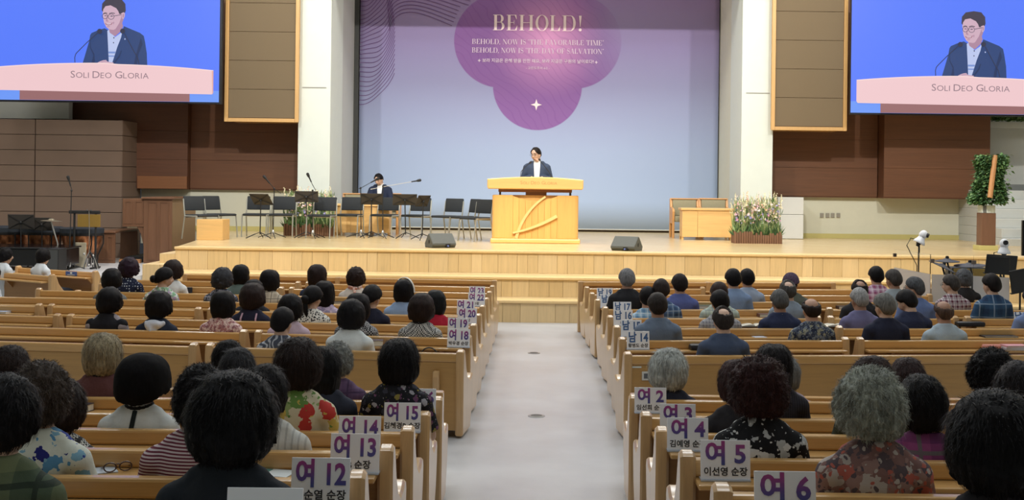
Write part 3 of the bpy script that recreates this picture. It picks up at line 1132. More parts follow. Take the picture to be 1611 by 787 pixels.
def music_stand(px, py, pdx, pdy, wpx, yaw, tilt, lab, z0=ZS, hpx=17):
    base = on_plane(px, py, z0)
    t_ = thing('music_stand', lab, 'music stand', base, 0, 'music stands')
    dk = P(pdx, pdy, base.y)
    h = dk.z - base.z
    s_ = F / base.y
    wd = wpx / s_
    pole_top = Vector((dk.x - base.x, 0, h - .02))
    G().tube([(0, 0, .08), pole_top], .011, 8).build('pole', M_black, t_, smooth=True)
    for k in range(3):
        a = math.radians(90 + 120 * k + yaw + 15)
        G().tube([(0, 0, .12), (.10 * math.cos(a), .10 * math.sin(a), .085), (.27 * math.cos(a), .27 * math.sin(a), .012)], .009, 6).build('leg', M_black, t_, smooth=True)
    R_ = Matrix.Translation(pole_top) @ Matrix.Rotation(math.radians(yaw), 4, 'Z') @ Matrix.Rotation(math.radians(tilt), 4, 'X')
    hh = hpx / s_ / max(.35, math.cos(math.radians(tilt)))
    d = G().box(-wd / 2, wd / 2, .012, .02, -hh / 2, hh / 2, M=R_, bev=.003).build('desk', M_desk, t_)
    G().box(-wd / 2, wd / 2, .012, .06, -hh / 2 - .006, -hh / 2, M=R_).build('lip', M_black, d)
    for s1, s2 in ((-1, 1), (1, -1)):
        G().tube([R_ @ Vector((s1 * wd * .46, .004, -hh * .44)), R_ @ Vector((0, -.006, 0)), R_ @ Vector((-s1 * wd * .46, .004, hh * .44))], .006, 5).build('brace', M_black, d)
    G().ell(R_ @ Vector((0, -.015, -.01)), (.022, .022, .03), 8, 6).build('clamp', M_black, t_, smooth=True)
    return t_


music_stand(409, 375.5, 410.5, 313, 33, -14, 48, 'low music stand with tilted desk, the first one counted from the wooden block')
music_stand(482, 374.5, 482, 308, 37, 0, 12, 'upright music stand in front of the flower bed')
music_stand(584, 374, 584.5, 312, 35, 0, 25, 'music stand standing before the seated reader')
music_stand(638, 375.5, 637, 313, 38, 8, 28, 'tilted music stand in front of the blue banner edge')
music_stand(664, 378, 666, 315, 24, 42, 30, 'music stand with a slanted desk nearest the black floor monitor')


# ================================================================== microphone stands
def mic_stand(px, py, ptop, boom, lab, z0=ZS, y=None, metal=None, yb=.0):
    base = on_plane(px, py, z0)
    t_ = thing('microphone_stand', lab, 'microphone stand', base, 0, 'microphone stands')
    L = lambda a, b, dy=0: P(a, b, base.y + dy) - base
    top = L(*ptop)
    G().tube([(0, 0, .06), top], .009, 8).build('pole', M_black, t_, smooth=True)
    for k in range(3):
        a = math.radians(-90 + 120 * k + 20)
        G().tube([(0, 0, .11), (.30 * math.cos(a), .30 * math.sin(a), .012)], .008, 6).build('leg', M_black, t_, smooth=True)
    G().lathe([(.02, .05), (.028, .07), (.028, .13), (.012, .16)], 10).build('hub', M_steel, t_, smooth=True)
    pts = [L(a, b) for a, b in boom]
    G().tube(pts, .006, 6).build('boom', metal or M_black, t_, smooth=True)
    G().ell(top, (.018, .018, .022), 8, 6).build('clutch', M_black, t_, smooth=True)
    d = (pts[-1] - pts[-2]).normalized()
    m = G().tube([pts[-1] - d * .01, pts[-1] + d * .09, pts[-1] + d * .12, pts[-1] + d * .17, pts[-1] + d * .185], [.012, .014, .026, .028, .012], 10).build('microphone', M_black, t_, smooth=True)
    return t_


mic_stand(429.5, 375, (431.5, 297), [(442, 304.5), (431.5, 297), (424, 288)], 'microphone on a short boom, in front of the fourth chair from the wooden block')
mic_stand(492, 375.5, (492, 300), [(497, 300), (492, 291.5), (489.5, 286)], 'thin microphone stand rising beside the upright music stand')
mic_stand(568, 374.5, (567.5, 296), [(554, 301), (567.5, 296), (584, 287)], 'boom microphone stand reaching up to the reader\'s face')
mic_stand(602, 375.5, (602.5, 293), [(583, 298), (602.5, 294), (648, 286)], 'microphone stand with a very long thin boom pointing at the pulpit', metal=M_steel)

# ================================================================== floor monitors
M_mon = plain('grey monitor paint', (82, 84, 80), .6, var=.04, scale=30)


def monitor(px0, px1, py, yaw, lab):
    b = on_plane((px0 + px1) / 2, py, ZS)
    b.y += .14
    b.x = UV((px0 + px1) / 2, py)[0] * b.y / F
    t_ = thing('floor_monitor', lab, 'speaker', b, math.radians(yaw), 'floor monitors')
    wd = (px1 - px0) * b.y / F * .9
    prof = [(-.13, 0), (-.175, .045), (-.175, .075), (-.02, .235), (.02, .235), (.16, .07), (.14, 0)]
    G().prism(prof, 'x', -wd / 2, wd / 2, bev=.012).build('cabinet', M_mon, t_)
    c = G().box(.02, .10, -.186, -.150, .012, .062).build('connector_plate', M_black, t_)
    G().tube([(.055, -.20, .03), (.055, -.175, .035)], .012, 8).build('plug', plain('blue plug', (120, 140, 220), .4), c)
    for s1 in (-1, 1):
        G().ell((s1 * wd / 2, -.02, .1), (.006, .028, .035), 10, 6).build('handle_recess', M_black, t_)


monitor(670, 715, 390, 30, 'grey wedge floor monitor on the stage lip beside the music stands')
monitor(963, 1009, 395, -30, 'grey wedge floor monitor on the stage lip between pulpit and wooden table')

# ================================================================== clergy table and armchairs (two sets)
M_tab = wood('pale maple table', (232, 188, 122), 'x', .4, .05, .5)
M_pad = plain('sage upholstery', (150, 144, 118), .9, var=.05, scale=40)
M_arm = wood('oak armchair frame', (204, 152, 96), 'z', .4, .06)


def clergy_set(px0, px1, pyt, pyb, lab_t, labs, achx):
    c = on_plane((px0 + px1) / 2, pyb, ZS)
    y = c.y
    xa, xb2 = UV(px0, pyb)[0] * y / F, UV(px1, pyb)[0] * y / F
    zt_ = P((px0 + px1) / 2, pyt, y).z - .01
    t_ = thing('clergy_table', lab_t, 'table', (0, 0, 0), 0, 'clergy tables')
    G().box(xa - .03, xb2 + .03, y - .03, y + .50, zt_ - .045, zt_, bev=.008).build('top', M_tab, t_)
    k = xa + (xb2 - xa) * .30
    for a, b in ((xa, k - .002), (k + .002, xb2)):
        G().box(a, b, y, y + .025, ZS + .06, zt_ - .05, bev=.003).build('front_panel', M_tab, t_)
    for a in (xa, xb2 - .03):
        G().box(a, a + .03, y + .03, y + .46, ZS + .06, zt_ - .05, bev=.003).build('side_panel', M_tab, t_)
        for yy in (y + .05, y + .42):
            G().box(a - .005, a + .035, yy - .02, yy + .02, ZS, ZS + .06).build('foot', M_tab, t_)
    for (p0, p1, pt), lab in zip(achx, labs):
        yc = y + .75
        a, b = P(p0, pt, yc).x, P(p1, pt, yc).x
        zt2 = P((p0 + p1) / 2, pt, yc + .45).z
        ch = thing('clergy_armchair', lab, 'chair', ((a + b) / 2, yc, ZS), 0, 'clergy armchairs')
        w2 = (b - a) / 2
        G().box(-w2 + .05, w2 - .05, 0, .5, .34, .46, bev=.03).build('seat', M_pad, ch, smooth=True)
        G().box(-w2 + .05, w2 - .05, .46, .54, .46, zt2 - ZS - .02, bev=.03).build('backrest', M_pad, ch, smooth=True)
        G().box(-w2 + .02, w2 - .02, .45, .56, zt2 - ZS - .03, zt2 - ZS, bev=.012).build('top_rail', M_arm, ch)
        for sx in (-1, 1):
            prof = [(0, 0), (.06, 0), (.06, .30), (.50, .30), (.52, 0), (.58, 0), (.58, zt2 - ZS - .01), (.50, zt2 - ZS), (.44, .66), (.04, .62), (-.02, .56), (0, .35)]
            aa, bb = sorted((sx * (w2 - .05), sx * w2))
            G().prism(prof, 'x', aa, bb, bev=.01).build('arm_frame', M_arm, ch)
    return y


ycl = clergy_set(1073, 1154, 327, 378, 'pale wooden table with a panelled front beside the gladiolus bed', ['green padded oak armchair nearest the banner, behind the pale table', 'green padded oak armchair beside the gladiolus bed, behind the pale table'], [(1058, 1104, 312), (1104, 1151, 312)])
ycl2 = clergy_set(526, 612, 320.5, 371, 'pale wooden table half hidden behind the stage chairs', ['green padded oak armchair standing empty behind the stage chairs', 'green padded oak armchair the reader sits in'], [(533, 580, 304), (580, 627, 304)])

# white cabinet by the wall
wc = thing('white_cabinet', 'white two door cabinet against the wall behind the flower bed', 'cabinet', (0, 0, 0))
a, b = P(1223, 350, 25.6), P(1264, 350, 25.6)
zt_ = P(1243, 310.5, 25.6).z
G().box(a.x, b.x, 25.62, 26.3, ZS, zt_, bev=.004).build('carcass', M_white, wc)
zm = P(1243, 337.5, 25.6).z
M_cab = plain('cabinet white', (206, 208, 206), .5, var=.01)
G().box(a.x + .004, b.x - .004, 25.595, 25.62, ZS + .01, zm - .004, bev=.003).build('door', M_cab, wc)
G().box(a.x + .004, b.x - .004, 25.595, 25.62, zm + .004, zt_ - .004, bev=.003).build('door', M_cab, wc)

# low wooden block beside the end chairs
wb = on_plane(330, 378, ZS)
tag(G().box(P(309, 378, wb.y).x, P(350, 378, wb.y).x, wb.y, wb.y + .5, ZS, P(330, 345.5, wb.y).z, bev=.006).build('wooden_block', M_tab), 'low pale wooden block behind the two end chairs', 'block')

# ================================================================== flower beds
M_leaf = [plain('leaf green', (110, 140, 82), .7, var=.25), plain('leaf dark green', (66, 98, 58), .7, var=.25), plain('leaf pale green', (166, 180, 122), .7, var=.2)]
M_pet = [plain('petal cream', (238, 226, 190), .7), plain('petal peach', (234, 176, 150), .7), plain('petal pink', (220, 160, 188), .7), plain('petal lilac', (160, 152, 204), .7), plain('petal blush', (236, 210, 206), .7)]
M_log = wood('bark picket', (122, 88, 64), 'z', .8, .15)


def leaf_blade(g, base, tip, wd, mi, rnd):
    base, tip = Vector(base), Vector(tip)
    d = tip - base
    side = Vector((rnd.uniform(-1, 1), rnd.uniform(-1, 1), 0))
    side = (side - d * (side.dot(d) / max(d.length_squared, 1e-9)))
    side = side.normalized() * wd * .5 if side.length > 1e-6 else Vector((wd * .5, 0, 0))
    mid = base + d * .45 + Vector((0, 0, d.length * .06))
    g.add([base, mid + side, tip, mid - side], [(0, 1, 2), (0, 2, 3)], mi)


def blossom(g, c, r, mi, rnd, n=6):
    c = Vector(c)
    up = Vector((rnd.uniform(-.6, .6), rnd.uniform(-1, -.1), rnd.uniform(-.1, .7))).normalized()
    a = up.orthogonal().normalized()
    b = up.cross(a)
    for k in range(n):
        t0 = 2 * PI * k / n
        p1 = c + (a * math.cos(t0 - .45) + b * math.sin(t0 - .45)) * r * .7 + up * r * .25
        p2 = c + (a * math.cos(t0) + b * math.sin(t0)) * r + up * r * .35
        p3 = c + (a * math.cos(t0 + .45) + b * math.sin(t0 + .45)) * r * .7 + up * r * .25
        g.add([c, p1, p2, p3], [(0, 1, 2), (0, 2, 3)], mi)


def flower_bed(px0, px1, pyb, pytop, lab, seed):
    rnd = random.Random(seed)
    b = on_plane((px0 + px1) / 2, pyb, ZS)
    s_ = F / b.y
    wd = (px1 - px0) / s_
    t_ = thing('flower_bed', lab, 'flower bed', b, 0, 'stage flower beds')
    dp = .42
    hpk = 17 / s_
    meshes = [G().lathe([(.022, 0), (.024, h * .9), (.016, h)], 8).mesh('picket', M_log, True) for h in (hpk * .8, hpk, hpk * 1.12)]
    spots = [(-wd / 2 + .022 + i * .045, 0) for i in range(int(wd / .045))]
    spots += [(-wd / 2 + .02, .045 * i) for i in range(1, 9)] + [(wd / 2 - .02, .045 * i) for i in range(1, 9)]
    for (x, y) in spots:
        o = link('picket', rnd.choice(meshes), t_)
        o.location = (x, y, 0)
    G().box(-wd / 2 + .03, wd / 2 - .03, .03, dp, 0, hpk * .7).build('soil', plain('potting soil', (58, 46, 36), .95), t_)
    hz = (pyb - pytop) / s_
    gl_, gb = G(), G()
    for i in range(900):
        x, y = rnd.uniform(-wd / 2, wd / 2) * .97, rnd.uniform(.03, dp)
        h = hpk * .7 + rnd.uniform(.05, .26)
        leaf_blade(gl_, (x, y, hpk * .6), (x + rnd.uniform(-.12, .12), y + rnd.uniform(-.12, .08), h), rnd.uniform(.012, .035), rnd.choice((0, 0, 1, 1, 2)), rnd)
    for i in range(1000):
        x, y = rnd.uniform(-wd / 2, wd / 2) * .95, rnd.uniform(.03, dp)
        z = hpk + rnd.uniform(.1, hz * .66)
        leaf_blade(gl_, (x, y, z - .1), (x + rnd.uniform(-.07, .07), y + rnd.uniform(-.08, .06), z + rnd.uniform(0, .06)), rnd.uniform(.01, .022), rnd.choice((0, 2, 2, 1)), rnd)
    for i in range(40):
        x, y = -wd / 2 + wd * (i + rnd.uniform(.1, .9)) / 40, rnd.uniform(.05, dp)
        h = hz * rnd.uniform(.72, 1.0)
        lx, ly = rnd.uniform(-.05, .05), rnd.uniform(-.04, .04)
        top = Vector((x + lx, y + ly, h))
        G_ = gl_
        G_.tube([(x, y, .1), (x + lx * .5, y + ly * .5, h * .6), top], [.005, .004, .002], 4, rnd.choice((0, 2)), caps=False)
        for k in range(3):
            leaf_blade(gl_, (x, y, .15), (x + rnd.uniform(-.1, .1), y + rnd.uniform(-.06, .06), h * rnd.uniform(.55, .9)), .022, rnd.choice((0, 1, 2)), rnd)
        mi = rnd.choice((0, 0, 1, 4, 0))
        for k in range(11):
            f_ = k / 9
            blossom(gb, top + Vector((rnd.uniform(-.014, .014), -.012, -.015 - f_ * .24)), .014 + .017 * f_, mi if rnd.random() < .6 else 0, rnd, 5)
    for i in range(260):
        x, y = rnd.uniform(-wd / 2, wd / 2) * .95, rnd.uniform(0, dp)
        blossom(gb, (x, y, hpk + rnd.uniform(.18, hz * .55)), rnd.uniform(.014, .034), rnd.choice((0, 2, 3, 4, 4, 3, 1)), rnd, 6)
    gl_.build('foliage', M_leaf, t_, kind='stuff')
    gb.build('blossoms', M_pet, t_, kind='stuff')


flower_bed(1155, 1231, 383.5, 300, 'bed of gladioli and small pastel flowers in a log picket edge, beside the white cabinet', 5)
flower_bed(446, 521, 371.5, 291, 'bed of tall greenish gladioli in a log picket edge behind the stage chairs', 9)

# ================================================================== ivy stand
b = on_plane(1550, 394, ZS)
b.y += .16
iv = thing('ivy_stand', 'brown pedestal planter with trailing ivy and a slanting wooden rod', 'plant stand', (b.x, b.y, ZS))
s_ = b.y / F
L = lambda px, py: (P(px, py, b.y).x - b.x, P(px, py, b.y).z - ZS)
xa, _ = L(1536, 390); xb2, _ = L(1565, 390)
G().box(xa, xb2, -.16, .18, 0, .085, bev=.006).build('plinth', M_olive, iv)
xa, zt_ = L(1540.5, 335); xb2, _ = L(1563, 340)
G().box(xa, xb2, -.12, .13, .085, zt_, bev=.006).build('pedestal', wood('walnut pedestal', (118, 84, 64), 'z', .5, .07), iv)
z0_, z1_ = zt_, L(1550, 323)[1]
G().box(xa + .01, xb2 - .01, -.11, .12, z0_, z1_, bev=.004).build('planter_box', M_white, iv)
G().box(-.03, .03, -.115, -.105, z0_ + .005, z1_ - .005).build('front_slot', plain('slot grey', (110, 112, 112), .6), iv)
rnd = random.Random(12)
gl_ = G()
stems = G()
for i in range(34):
    a = rnd.uniform(0, 2 * PI)
    h0 = z1_ + rnd.uniform(.1, .85)
    cx, cy = .05 * math.cos(a), .05 * math.sin(a)
    stems.tube([(cx * .5, cy * .5, z1_ - .03), (cx, cy, h0), (cx + .18 * math.cos(a), cy + .15 * math.sin(a), h0 - .05)], .004, 4, caps=False)
for i in range(4200):
    hh = rnd.uniform(.04, .92)
    rr = (.26 + .06 * math.sin(hh * 7 + 1)) * (1.0 if hh > .12 else .95) * (1.05 if hh < .8 else .85)
    a = rnd.uniform(0, 2 * PI)
    r_ = rr * math.sqrt(rnd.uniform(.25, 1))
    c = Vector((r_ * math.cos(a) + .08 + .08 * hh, r_ * .75 * math.sin(a), z1_ + hh))
    if rnd.random() < .03:
        c.x += .16
        c.z += .0
    d = Vector((math.cos(a), math.sin(a) * .8, rnd.uniform(-1.0, .2))).normalized()
    L1 = rnd.uniform(.05, .095)
    leaf_blade(gl_, c, c + d * L1, L1 * .75, rnd.choice((0, 1, 1, 0, 2)), rnd)
gl_.build('foliage', [plain('ivy green', (92, 128, 76), .6, var=.25), plain('ivy dark green', (58, 90, 52), .6, var=.25), plain('ivy pale green', (112, 144, 86), .6, var=.2)], iv, kind='stuff')
stems.build('stems', M_leaf[1], iv, kind='stuff')
(rx0, rz0), (rx1, rz1) = L(1548.5, 311), L(1559, 245)
G().tube([(rx0, -.27, rz0), (rx1, -.20, rz1)], .046, 14).build('wooden_rod', wood('pale rod', (196, 142, 92), 'z', .45, .05), iv, smooth=True)
# greenery on the ledge above the stair wall
tr = G()
for i in range(420):
    x = rnd.uniform(9.75, 11.2)
    leaf_blade(tr, (x, 26.25 + rnd.uniform(-.05, .15), 3.55 + rnd.uniform(0, .1)), (x + rnd.uniform(-.09, .09), 26.2 + rnd.uniform(-.12, .12), 3.56 + rnd.uniform(0, .22)), .06, rnd.choice((0, 1)), rnd)
o = tr.build('ledge_plants', M_leaf)
tag(o, 'row of leafy trailing plants along the ledge above the stair wall', 'plants')
o['kind'] = 'stuff'

# ================================================================== camera heads on poles
M_ptz = plain('camera white', (232, 234, 238), .35, var=.01)


def ptz(px, py, y, zfoot, pyfoot, yaw, tilt, lab):
    c = P(px, py, y)
    t_ = thing('camera_stand', lab, 'camera', (c.x, c.y, zfoot), 0, 'robotic cameras')
    h = c.z - zfoot
    G().tube([(0, 0, .02), (0, 0, h - .07)], .013, 8).build('pole', M_black, t_, smooth=True)
    G().lathe([(.14, 0), (.14, .015), (.03, .03)], 16).build('foot', M_black, t_, smooth=True)
    R_ = Matrix.Translation((0, 0, h - .07)) @ Matrix.Rotation(math.radians(tilt), 4, 'Y')
    G().lathe([(.02, -.06), (.03, -.03), (.04, -.01)], 10, M=R_).build('clamp', M_black, t_, smooth=True)
    G().lathe([(.085, -.012), (.088, 0), (.08, .02), (.06, .05), (.045, .09)], 18, M=R_).build('camera_base', M_ptz, t_, smooth=True)
    R2 = R_ @ Matrix.Rotation(math.radians(yaw), 4, 'Z')
    hd = G().ell((0, 0, .125), (.062, .062, .07), 16, 10, M=R2).build('camera_head', M_ptz, t_, smooth=True)
    G().tube([R2 @ Vector((0, -.04, .14)), R2 @ Vector((0, -.075, .145))], [.035, .032], 14).build('lens', M_black, hd, smooth=True)
    G().tube([R_ @ Vector((-.05, .02, .02)), R_ @ Vector((-.13, .02, .0)), R_ @ Vector((-.13, .02, -.12)), Vector((-.02, .015, h - .4)), Vector((-.015, .012, h - .7))], .007, 6).build('cable', M_black, t_, smooth=True)
    return t_


ptz(1446, 374, 17.4, 0, 423, 60, 28, 'white robotic camera on a thin black pole behind the clear drum screen')
ptz(1579.5, 390, 16.6, 0, 440, 0, 0, 'white robotic camera above the black music stand by the drums')
# ================================================================== organ console beside the stage
ZPF = 0.42
M_org = wood('organ walnut', (114, 80, 58), 'z', .45, .08, .6)
M_orgs = wood('organ side veneer', (136, 108, 78), 'z', .5, .05, .6)
YO = 23.6
og = thing('organ_console', 'brown wooden organ console seen end on beside the stage', 'organ', (0, 0, 0))
X = lambda px, y=YO: UV(px, 390)[0] * y / F
Zz = lambda px, py, y=YO: P(px, py, y).z
xA, xB = X(226.5), X(270)
zA = Zz(248, 313.5)
G().box(xA, xB, YO + .03, YO + 1.62, ZPF, zA, bev=.006).build('case', M_orgs, og)
G().box(xA - .01, xB, YO + .0, YO + .03, ZPF, zA, bev=.004).build('end_panel', M_org, og)
G().box(xA - .05, xB + .05, YO - .05, YO + 1.66, zA, zA + .04, bev=.01).build('top_board', M_org, og)


def frame_panel(x0, x1, z0, z1, y, par):
    fw = .022
    gg = G()
    gg.box(x0, x1, y - .012, y, z0, z0 + fw).box(x0, x1, y - .012, y, z1 - fw, z1).box(x0, x0 + fw, y - .012, y, z0 + fw, z1 - fw).box(x1 - fw, x1, y - .012, y, z0 + fw, z1 - fw)
    gg.build('panel_moulding', M_org, par)


for a, b in ((X(231), X(246)), (X(250), X(265))):
    frame_panel(a, b, ZPF + .06, zA - .05, YO, og)
xC = X(191.5)
zC = Zz(210, 357)
G().box(xC, xA, YO + .02, YO + 1.6, zC, zA - .0, bev=.006).build('key_desk', M_org, og)
for a, b in ((X(194), X(207)), (X(211), X(224))):
    frame_panel(a, b, zC + .06, zA - .04, YO + .02, og)
G().prism([(X(214), zC), (xA, zC), (xA, zC - .5), (X(224), zC - .34), (X(220), zC - .14)], 'y', YO + .04, YO + .1, bev=.006).build('bracket', M_org, og)
G().box(xC + .02, xA - .04, YO + .3, YO + 1.3, ZPF + .02, ZPF + .12, bev=.006).build('pedal_board', M_black, og)
G().box(xA - .03, xA, YO + .1, YO + 1.6, ZPF, zC).build('knee_panel', M_black, og)
for i in range(5):
    G().box(xC + .06, xA - .1, YO + .12 + i * .28, YO + .32 + i * .28, zC - .03 + .0, zC - .001).build('manual', plain('ivory keys', (220, 208, 176), .4), og)
xD, xE = X(155.5), X(184)
zD = Zz(170, 366.5)
bn = thing('organ_bench', 'brown panelled organ bench end standing before the organ console', 'bench', (0, 0, 0))
G().box(xD, xE, YO - .12, YO - .07, ZPF, zD, bev=.005).build('end_panel', M_org, bn)
G().box(xD, xE, YO + 1.2, YO + 1.25, ZPF, zD, bev=.005).build('end_panel', M_org, bn)
G().box(xD - .02, xE + .02, YO - .16, YO + 1.29, zD, zD + .04, bev=.01).build('seat', M_org, bn)
G().box(xE + .05, X(221), YO - .02, YO + .08, ZPF, Zz(200, 408), bev=.005).build('foot_rail', wood('pale organ rail', (170, 120, 80), 'x', .45, .05), og)
for a, b in ((X(158), X(168)), (X(172), X(181.5))):
    frame_panel(a, b, ZPF + .07, zD - .06, YO - .12, bn)

# ================================================================== orchestra corner
tcp = N('copper bowl')
cn = tcp.noise(tcp.coord('Object', (6, 6, 3)), 2.2, 3)
tcp.p(Base_Color=tcp.ramp(cn.outputs[0], [(.35, rgba((110, 66, 44))), (.65, rgba((206, 138, 92)))]), Metallic=.75, Roughness=.3)
M_cop = tcp.mat
M_drape = plain('dark blue drape', (34, 40, 48), .8, var=.05)
for i, (px, r, y, lab) in enumerate(((8, .42, 22.9, 'copper timpani drum at the outer end of the row, under a dark cover'), (66, .38, 22.9, 'copper timpani drum in the middle, below the cymbal'), (129, .36, 22.7, 'copper timpani drum nearest the organ bench'))):
    x = UV(px, 370)[0] * y / F
    t_ = thing('timpani', lab, 'drum', (x, y, ZPF), 0, 'timpani')
    G().lathe([(.05, .12), (.18, .16), (r * .75, .28), (r * .95, .44), (r, .60)], 24).build('bowl', M_cop, t_, smooth=True)
    G().lathe([(r + .015, .57), (r + .03, .60), (r + .03, .64), (r + .01, .645), (r - .01, .65)], 24).build('hoop', M_black, t_, smooth=True)
    G().lathe([(r + .035, .62), (r + .035, .70), (r - .02, .72), (.02, .725)], 24).build('drum_cover', M_drape, t_, smooth=True)
    for k in range(6):
        a = k * PI / 3 + .3
        G().tube([((r + .02) * math.cos(a), (r + .02) * math.sin(a), .6), ((r + .02) * math.cos(a), (r + .02) * math.sin(a), .42), (r * .8 * math.cos(a), r * .8 * math.sin(a), .2), (r * .75 * math.cos(a), r * .75 * math.sin(a), 0)], .014, 6).build('strut', M_black, t_, smooth=True)

pi_ = thing('grand_piano', 'black grand piano body behind the white shirted women', 'piano', (0, 0, 0))
yp = 21.2
xa, xb2 = UV(-60, 400)[0] * yp / F, UV(99, 400)[0] * yp / F
zt_ = P(60, 392, yp).z
G().prism([(xa, yp), (xb2 - .05, yp), (xb2, yp + .05), (xb2, yp + .75), (xb2 - .5, yp + 1.1), (xa, yp + 1.1)], 'z', zt_ - .30, zt_, bev=.012).build('case', plain('piano black', (14, 15, 18), .18, var=.01), pi_)
G().prism([(xa, yp - .02), (xb2 - .03, yp - .02), (xb2 + .03, yp + .05), (xb2 + .03, yp + .78), (xb2 - .5, yp + 1.13), (xa, yp + 1.13)], 'z', zt_ + .002, zt_ + .03, bev=.008).build('lid', plain('piano black', (14, 15, 18), .18), pi_)
for lx, ly in ((xb2 - .15, yp + .15), (xb2 - .15, yp + .7), (xa + .3, yp + .5)):
    G().tube([(lx, ly, zt_ - .3), (lx, ly, ZPF)], [.06, .04], 10).build('leg', plain('piano black', (14, 15, 18), .18), pi_, smooth=True)
sb = thing('speaker_cabinet', 'black boxy speaker cabinet beside the piano end', 'speaker', (0, 0, 0))
a, b = UV(78, 405)[0] * 20.9 / F, UV(98, 405)[0] * 20.9 / F
G().box(a, b, 20.75, 21.1, ZPF, P(88, 391, 20.9).z, bev=.01).build('cabinet', M_black, sb)
G().box(a + .02, b - .02, 20.74, 20.76, ZPF + .03, P(88, 393, 20.9).z, bev=.004).build('grille', M_dark, sb)

# cymbal, percussion rack, stands of the corner
y = 22.0
c = P(81, 347, y)
cy = thing('cymbal_stand', 'thin bronze cymbal on a slanting chrome stand over the timpani', 'cymbal', (c.x + .12, y, ZPF))
h = c.z - ZPF
G().lathe([(.19, 0), (.06, .02), (.045, .04), (.012, .048)], 24, M=Matrix.Translation((-.12, 0, h - .01)) @ Matrix.Rotation(.04, 4, 'Y')).build('cymbal', plain('dull bronze', (150, 142, 120), .4, .6), cy, smooth=True)
G().tube([(-.12, 0, h - .03), (.0, 0, h - .42), (0, 0, .02)], .013, 8).build('stand_pole', M_steel, cy, smooth=True)
for k in range(3):
    a = 2 * PI * k / 3
    G().tube([(0, 0, .25), (.25 * math.cos(a), .25 * math.sin(a), .012)], .01, 6).build('leg', M_steel, cy, smooth=True)
c = P(140, 334, y)
pr = thing('percussion_rack', 'black percussion rack with a yellow panel hung under its bar', 'percussion', (c.x, y, ZPF))
h = c.z - ZPF
G().box(-.36, .20, -.03, .03, h - .03, h + .03, bev=.01).build('bar', M_black, pr)
for xx in (-.27, .12):
    G().tube([(xx, .02, 0), (xx, .02, h)], .02, 8).build('post', M_black, pr, smooth=True)
    G().box(xx - .02, xx + .02, -.2, .24, 0, .03).build('foot', M_black, pr)
G().box(-.20, .21, -.02, .01, h - .27, h - .04, bev=.004).build('yellow_panel', plain('mustard panel', (132, 104, 40), .6), pr)
for xx in (-.02, .05):
    G().ell((xx, -.04, h + .03), (.018, .016, .02), 10, 6).build('clamp', M_dark, pr, smooth=True)
G().tube([(.02, -.05, h + .02), (.03, -.05, h - .3), (.03, -.05, .05)], .005, 6).build('hanging_rod', M_steel, pr, smooth=True)
mic_stand(109, 425, (112.5, 300), [(112.5, 303), (112.5, 297), (111, 292)], 'black microphone stand in front of the choir wall, beside the percussion rack', z0=ZPF)
music_stand(33, 420, 33, 347.5, 40, 6, 12, 'black music stand desk among the timpani, the outer one', z0=ZPF, hpx=23)
music_stand(66, 420, 66, 351, 30, -4, 12, 'grey blue music stand desk partly behind the cymbal', z0=ZPF, hpx=20)
# kick pedal hardware and pale boards
c = on_plane(141, 424, ZPF)
hw = thing('drum_hardware', 'heap of chrome drum hardware beside the organ bench', 'drum stand', c)
rnd = random.Random(4)
for k in range(7):
    a = rnd.uniform(0, 2 * PI)
    G().tube([(0, 0, .33), (.10 * math.cos(a), .1 * math.sin(a), .2), (.17 * math.cos(a), .12 * math.sin(a), .012)], .011, 6).build('leg', M_steel if k % 2 else M_black, hw, smooth=True)
for k in range(4):
    G().ell((rnd.uniform(-.1, .1), rnd.uniform(-.08, .0), rnd.uniform(.04, .3)), (.022, .02, .022), 8, 6).build('wing_nut', M_steel, hw, smooth=True)
c = on_plane(108, 424, ZPF)
tag(G().box(c.x - .11, c.x + .12, c.y + .5, c.y + .53, ZPF, ZPF + .46, bev=.01).build('pale_board', plain('pale board', (170, 160, 138), .7)), 'pale board leaning behind the microphone stand under the timpani', 'board')

# ================================================================== drum corner behind clear screens, in front of the stage
ta_ = N('clear acrylic')
ta_.p(Base_Color=(.95, .97, .97, 1), Roughness=.02, Transmission_Weight=1.0, IOR=1.1)
M_clear = ta_.mat
tb_ = N('frosted acrylic')
tb_.p(Base_Color=(.78, .76, .74, 1), Roughness=.55, Transmission_Weight=.35, IOR=1.2)
M_frost = tb_.mat
ds = thing('drum_screen', 'clear folding drum screen with frosted lower halves before the stage', 'drum screen', (0, 0, 0))
pp = [P(1407, 392, 17.1), P(1464.5, 401, 15.75), P(1530, 404, 15.55), P(1590, 408, 15.3)]
ztop = 1.19
for a, b in zip(pp[:-1], pp[1:]):
    d = Vector((b.x - a.x, b.y - a.y, 0)).normalized()
    nrm = Vector((-d.y, d.x, 0)) * .005
    a2, b2 = Vector((a.x, a.y, 0)) + d * .012, Vector((b.x, b.y, 0)) - d * .012

    def sheet(z0, z1, m, nm, par):
        gg = G()
        vs = [a2 - nrm, b2 - nrm, b2 + nrm, a2 + nrm]
        gg.add([(q.x, q.y, z0) for q in vs] + [(q.x, q.y, z1) for q in vs], [(3, 2, 1, 0), (4, 5, 6, 7), (0, 1, 5, 4), (1, 2, 6, 5), (2, 3, 7, 6), (3, 0, 4, 7)])
        return gg.build(nm, m, par)
    pn = sheet(.02, .93, M_frost, 'frosted_panel', ds)
    up = sheet(.932, ztop, M_clear, 'clear_panel', ds)
    for zz in (1.08,):
        G().box(a2.x - .02, a2.x + .03, a2.y - .02, a2.y + .02, zz, zz + .05, bev=.004).build('hinge', plain('hinge grey', (110, 100, 90), .5), ds)
M_ecym = plain('rubber cymbal', (84, 84, 92), .6, var=.04)
